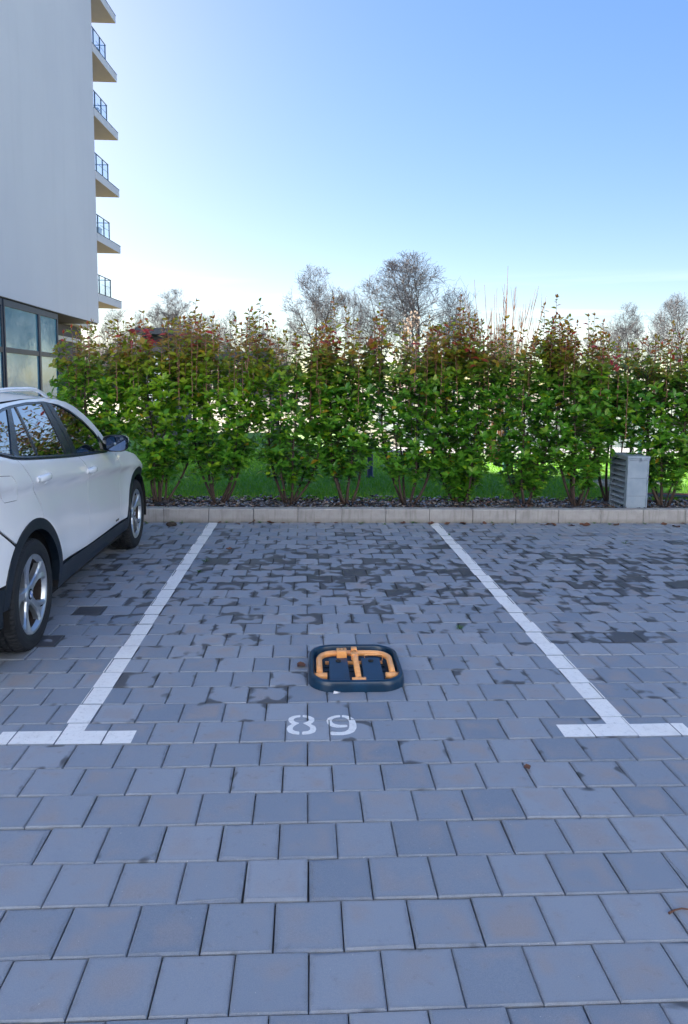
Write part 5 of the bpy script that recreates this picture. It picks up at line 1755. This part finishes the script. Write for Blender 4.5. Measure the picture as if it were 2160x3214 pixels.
t = NT('dry_leaf')
a = t.attr('Col'); t.col(a); t.set(Roughness=0.7)
tr = t.new('ShaderNodeBsdfTranslucent'); t.link(a, tr.inputs['Color'])
mx = t.new('ShaderNodeMixShader'); mx.inputs[0].default_value = 0.45
t.link(t.b.outputs[0], mx.inputs[1]); t.link(tr.outputs[0], mx.inputs[2]); t.link(mx.outputs[0], t.out.inputs['Surface'])
def build_dry_tree(px, Y, top, half, seed, label, nleaf):
    rnd = random.Random(seed)
    h = H_at(px, top, Y)
    root = empty('dry_leaved_tree', (X_at(px, Y), Y, 0.0))
    m = MB(); m.tube([(0, 0, -0.1), (0.05, 0, h * 0.5), (0.0, 0.05, h * 0.95)], [0.10, 0.06, 0.015], 7, caps=False); m.build('trunk', 'tree_bark', root)
    m = MB(); Ms = []; cols = []
    for k in range(60):
        z = h * rnd.uniform(0.15, 0.95); a = rnd.uniform(0, 6.28); L = half * (1.15 - z / h) * rnd.uniform(0.6, 1.2)
        p = Vector((0, 0, z)); e = p + Vector((math.cos(a) * L, math.sin(a) * L, L * 0.7))
        m.tube([p, p.lerp(e, .5) + Vector((0, 0, .04)), e], [0.02, 0.012, 0.004], 4, caps=False)
        for q in range(nleaf // 60):
            c = p.lerp(e, rnd.uniform(0.25, 1.05)) + Vector((rnd.gauss(0, .12), rnd.gauss(0, .12), rnd.gauss(0, .12)))
            Ms.append(leaf_matrix(c, Vector((rnd.gauss(0, 1), rnd.gauss(0, 1), -0.6)), Vector((rnd.gauss(0, 1), rnd.gauss(0, 1), 1)), rnd.uniform(0.07, 0.13), 1.4))
            s = rnd.uniform(0.7, 1.2); cols.append((0.34 * s, 0.265 * s, 0.215 * s))
    m.build('branches', 'twig_bark', root)
    fo = mk('foliage', leaf_mesh('foliage', Ms, cols), 'dry_leaf', root); fo['kind'] = 'stuff'
    tag(root, label, 'tree')
build_dry_tree(1292, 24, 965, 0.8, 3, 'tree keeping dry tan leaves, sunlit behind the middle of the hedge', 900)
build_dry_tree(1350, 27, 1030, 1.0, 4, 'thinner dry tan-leaved tree right behind the first one', 420)

# ------------------------------------------------------------------ litter and weeds along the kerb
def build_litter():
    rnd = random.Random(31)
    simple('weed_green', (0.05, 0.13, 0.02), 0.6, var=0.4, scale=20)
    t_ = 860 / 1568
    spots = [(440 + c * t_, 1620 + y * t_) for c, y in ((455, 35), (560, 42), (640, 33), (745, 34), (820, 33), (1015, 34), (1120, 31), (1500, 33))] + [(1300 + c * t_, 1620 + y * t_) for c, y in ((95, 41), (190, 42), (275, 40), (290, 44), (400, 37), (450, 50), (735, 48), (770, 46), (800, 48), (900, 53), (960, 46), (985, 50), (1155, 48), (1430, 45), (1500, 58), (1535, 38))]
    base = []
    for v in range(4):
        m = MB(); rows = []
        for i in range(5):
            u = i / 4; w = 0.42 * math.sin(math.pi * min(0.97, u * 0.92 + 0.05)) ** 0.8
            rows.append([(-w, u - .5, 0.16 * rnd.uniform(.3, 1) * abs(2 * u - 1)), (-w * .4, u - .5, 0.04), (0, u - .5, 0.02), (w * .4, u - .5, 0.05), (w, u - .5, 0.20 * rnd.uniform(.4, 1.2))])
        m.grid(rows, True); me = m.mesh('fallen_leaf'); me.materials.append(MATS['dead_leaf']); base.append(me)
    for (x, y) in spots:
        gx, gy = cam_ground(x, y, 0.01)
        gy = min(gy, KERB_Y - 0.05)
        o = mk('fallen_leaf', base[rnd.randrange(4)]); s = rnd.uniform(0.055, 0.10)
        o.location = (gx, gy, 0.006); o.scale = (s, s, s); o.rotation_euler = (rnd.gauss(0, .15), rnd.gauss(0, .15), rnd.uniform(0, 6.28))
        tag(o, 'small dead brown leaf lying along the foot of the kerb', 'leaf', 'dead leaves along the kerb')
    for (px, py, lab) in ((1655, 2409, 'tiny dark red leaf on the paving in front of the right bay line'), (855, 2090, 'dead brown leaf against the barrier tray\'s left side'), (720, 1723, 'curled dark leaf on the paving right of the left bay line')):
        gx, gy = cam_ground(px, py, 0.005)
        if lab.startswith('dead'): gx = -0.035
        o = mk('fallen_leaf', base[rnd.randrange(4)]); s = 0.035 if 'tiny' in lab else 0.06
        o.location = (gx, gy, 0.006); o.scale = (s, s, s); o.rotation_euler = (0, 0, rnd.uniform(0, 6.28)); tag(o, lab, 'leaf')
    # red dry stalk at the right edge
    pts = [cam_ground(2100 + 0, 2868, 0.004), cam_ground(2118, 2858, 0.004), cam_ground(2140, 2853, 0.004), cam_ground(2175, 2858, 0.004)]
    m = MB(); m.tube([(p[0], p[1], 0.006) for p in pts], [0.004, 0.0028, 0.0025, 0.002], 6); tag(m.build('leaf_stalk', 'dead_leaf'), 'dark red dry leaf stalk on the paving at the right edge', 'stalk')
    # clod of earth beside the car
    gx, gy = cam_ground(538, 1707 - 62, 0.02)
    bm = bmesh.new(); bmesh.ops.create_icosphere(bm, subdivisions=3, radius=0.05)
    for v in bm.verts: v.co *= 1 + rnd.gauss(0, 0.07); v.co.z *= 0.55; v.co.x *= 1.2
    m = MB(); m.bm(bm, False); bm.free()
    o = m.build('earth_clod', 'soil'); o.location = (gx, min(gy, KERB_Y - 0.08), 0.018); tag(o, 'dark clod of earth at the kerb foot next to the car\'s front wheel', 'clod')
    # weeds
    wspots = [(440 + c * t_, 1620 + y * t_) for c, y in ((40, 40), (190, 30), (240, 38), (240, 106), (500, 30), (690, 28), (372, 258), (335, 318), (1265, 42), (1400, 47), (1460, 38), (1555, 30))] + [(1300 + c * t_, 1620 + y * t_) for c, y in ((10, 35), (440, 32), (560, 46), (690, 33), (880, 36), (1030, 40), (1120, 48), (1320, 44), (1203, 155), (200, 105), (262, 640), (825, 108))]
    wm = []
    for v in range(3):
        m = MB()
        for k in range(14):
            a = rnd.uniform(0, 6.28); L = rnd.uniform(0.5, 1); w = rnd.uniform(0.06, 0.14)
            d = Vector((math.cos(a), math.sin(a), 0)); s = Vector((-d.y, d.x, 0)) * w
            up = rnd.uniform(0.3, 1.1)
            p1 = d * L * 0.5 + Vector((0, 0, up * 0.5)); p2 = d * L + Vector((0, 0, up * 0.55))
            m.add([(0, 0, 0), p1 - s, p1 + s, p2], [(0, 2, 1), (1, 2, 3)])
        me = m.mesh('weed'); me.materials.append(MATS['weed_green']); wm.append(me)
    for (x, y) in wspots:
        gx, gy = cam_ground(x, y, 0.005); gy = min(gy, KERB_Y - 0.025)
        o = mk('weed', wm[rnd.randrange(3)]); s = rnd.uniform(0.03, 0.055); o.location = (gx, gy, -0.004); o.scale = (s, s, s); o.rotation_euler = (0, 0, rnd.uniform(0, 6.28))
        tag(o, 'small green weed sprouting from a paving joint', 'weed', 'weeds in the paving joints')
    # paper scrap by the barrier
    gx, gy = cam_ground(1057, 2175, 0.003)
    m = MB(); m.add([(-0.018, -0.008, 0.002), (0.016, -0.010, 0.006), (0.020, 0.007, 0.003), (-0.014, 0.010, 0.009)], [(0, 1, 2, 3)])
    m.add([(-0.018, -0.008, 0.0015), (0.016, -0.010, 0.0055), (0.020, 0.007, 0.0025), (-0.014, 0.010, 0.0085)], [(3, 2, 1, 0)])
    o = m.build('paper_scrap', 'badge_white'); o.location = (gx, gy, 0.001); tag(o, 'scrap of white paper below the barrier tray', 'litter')
build_litter()
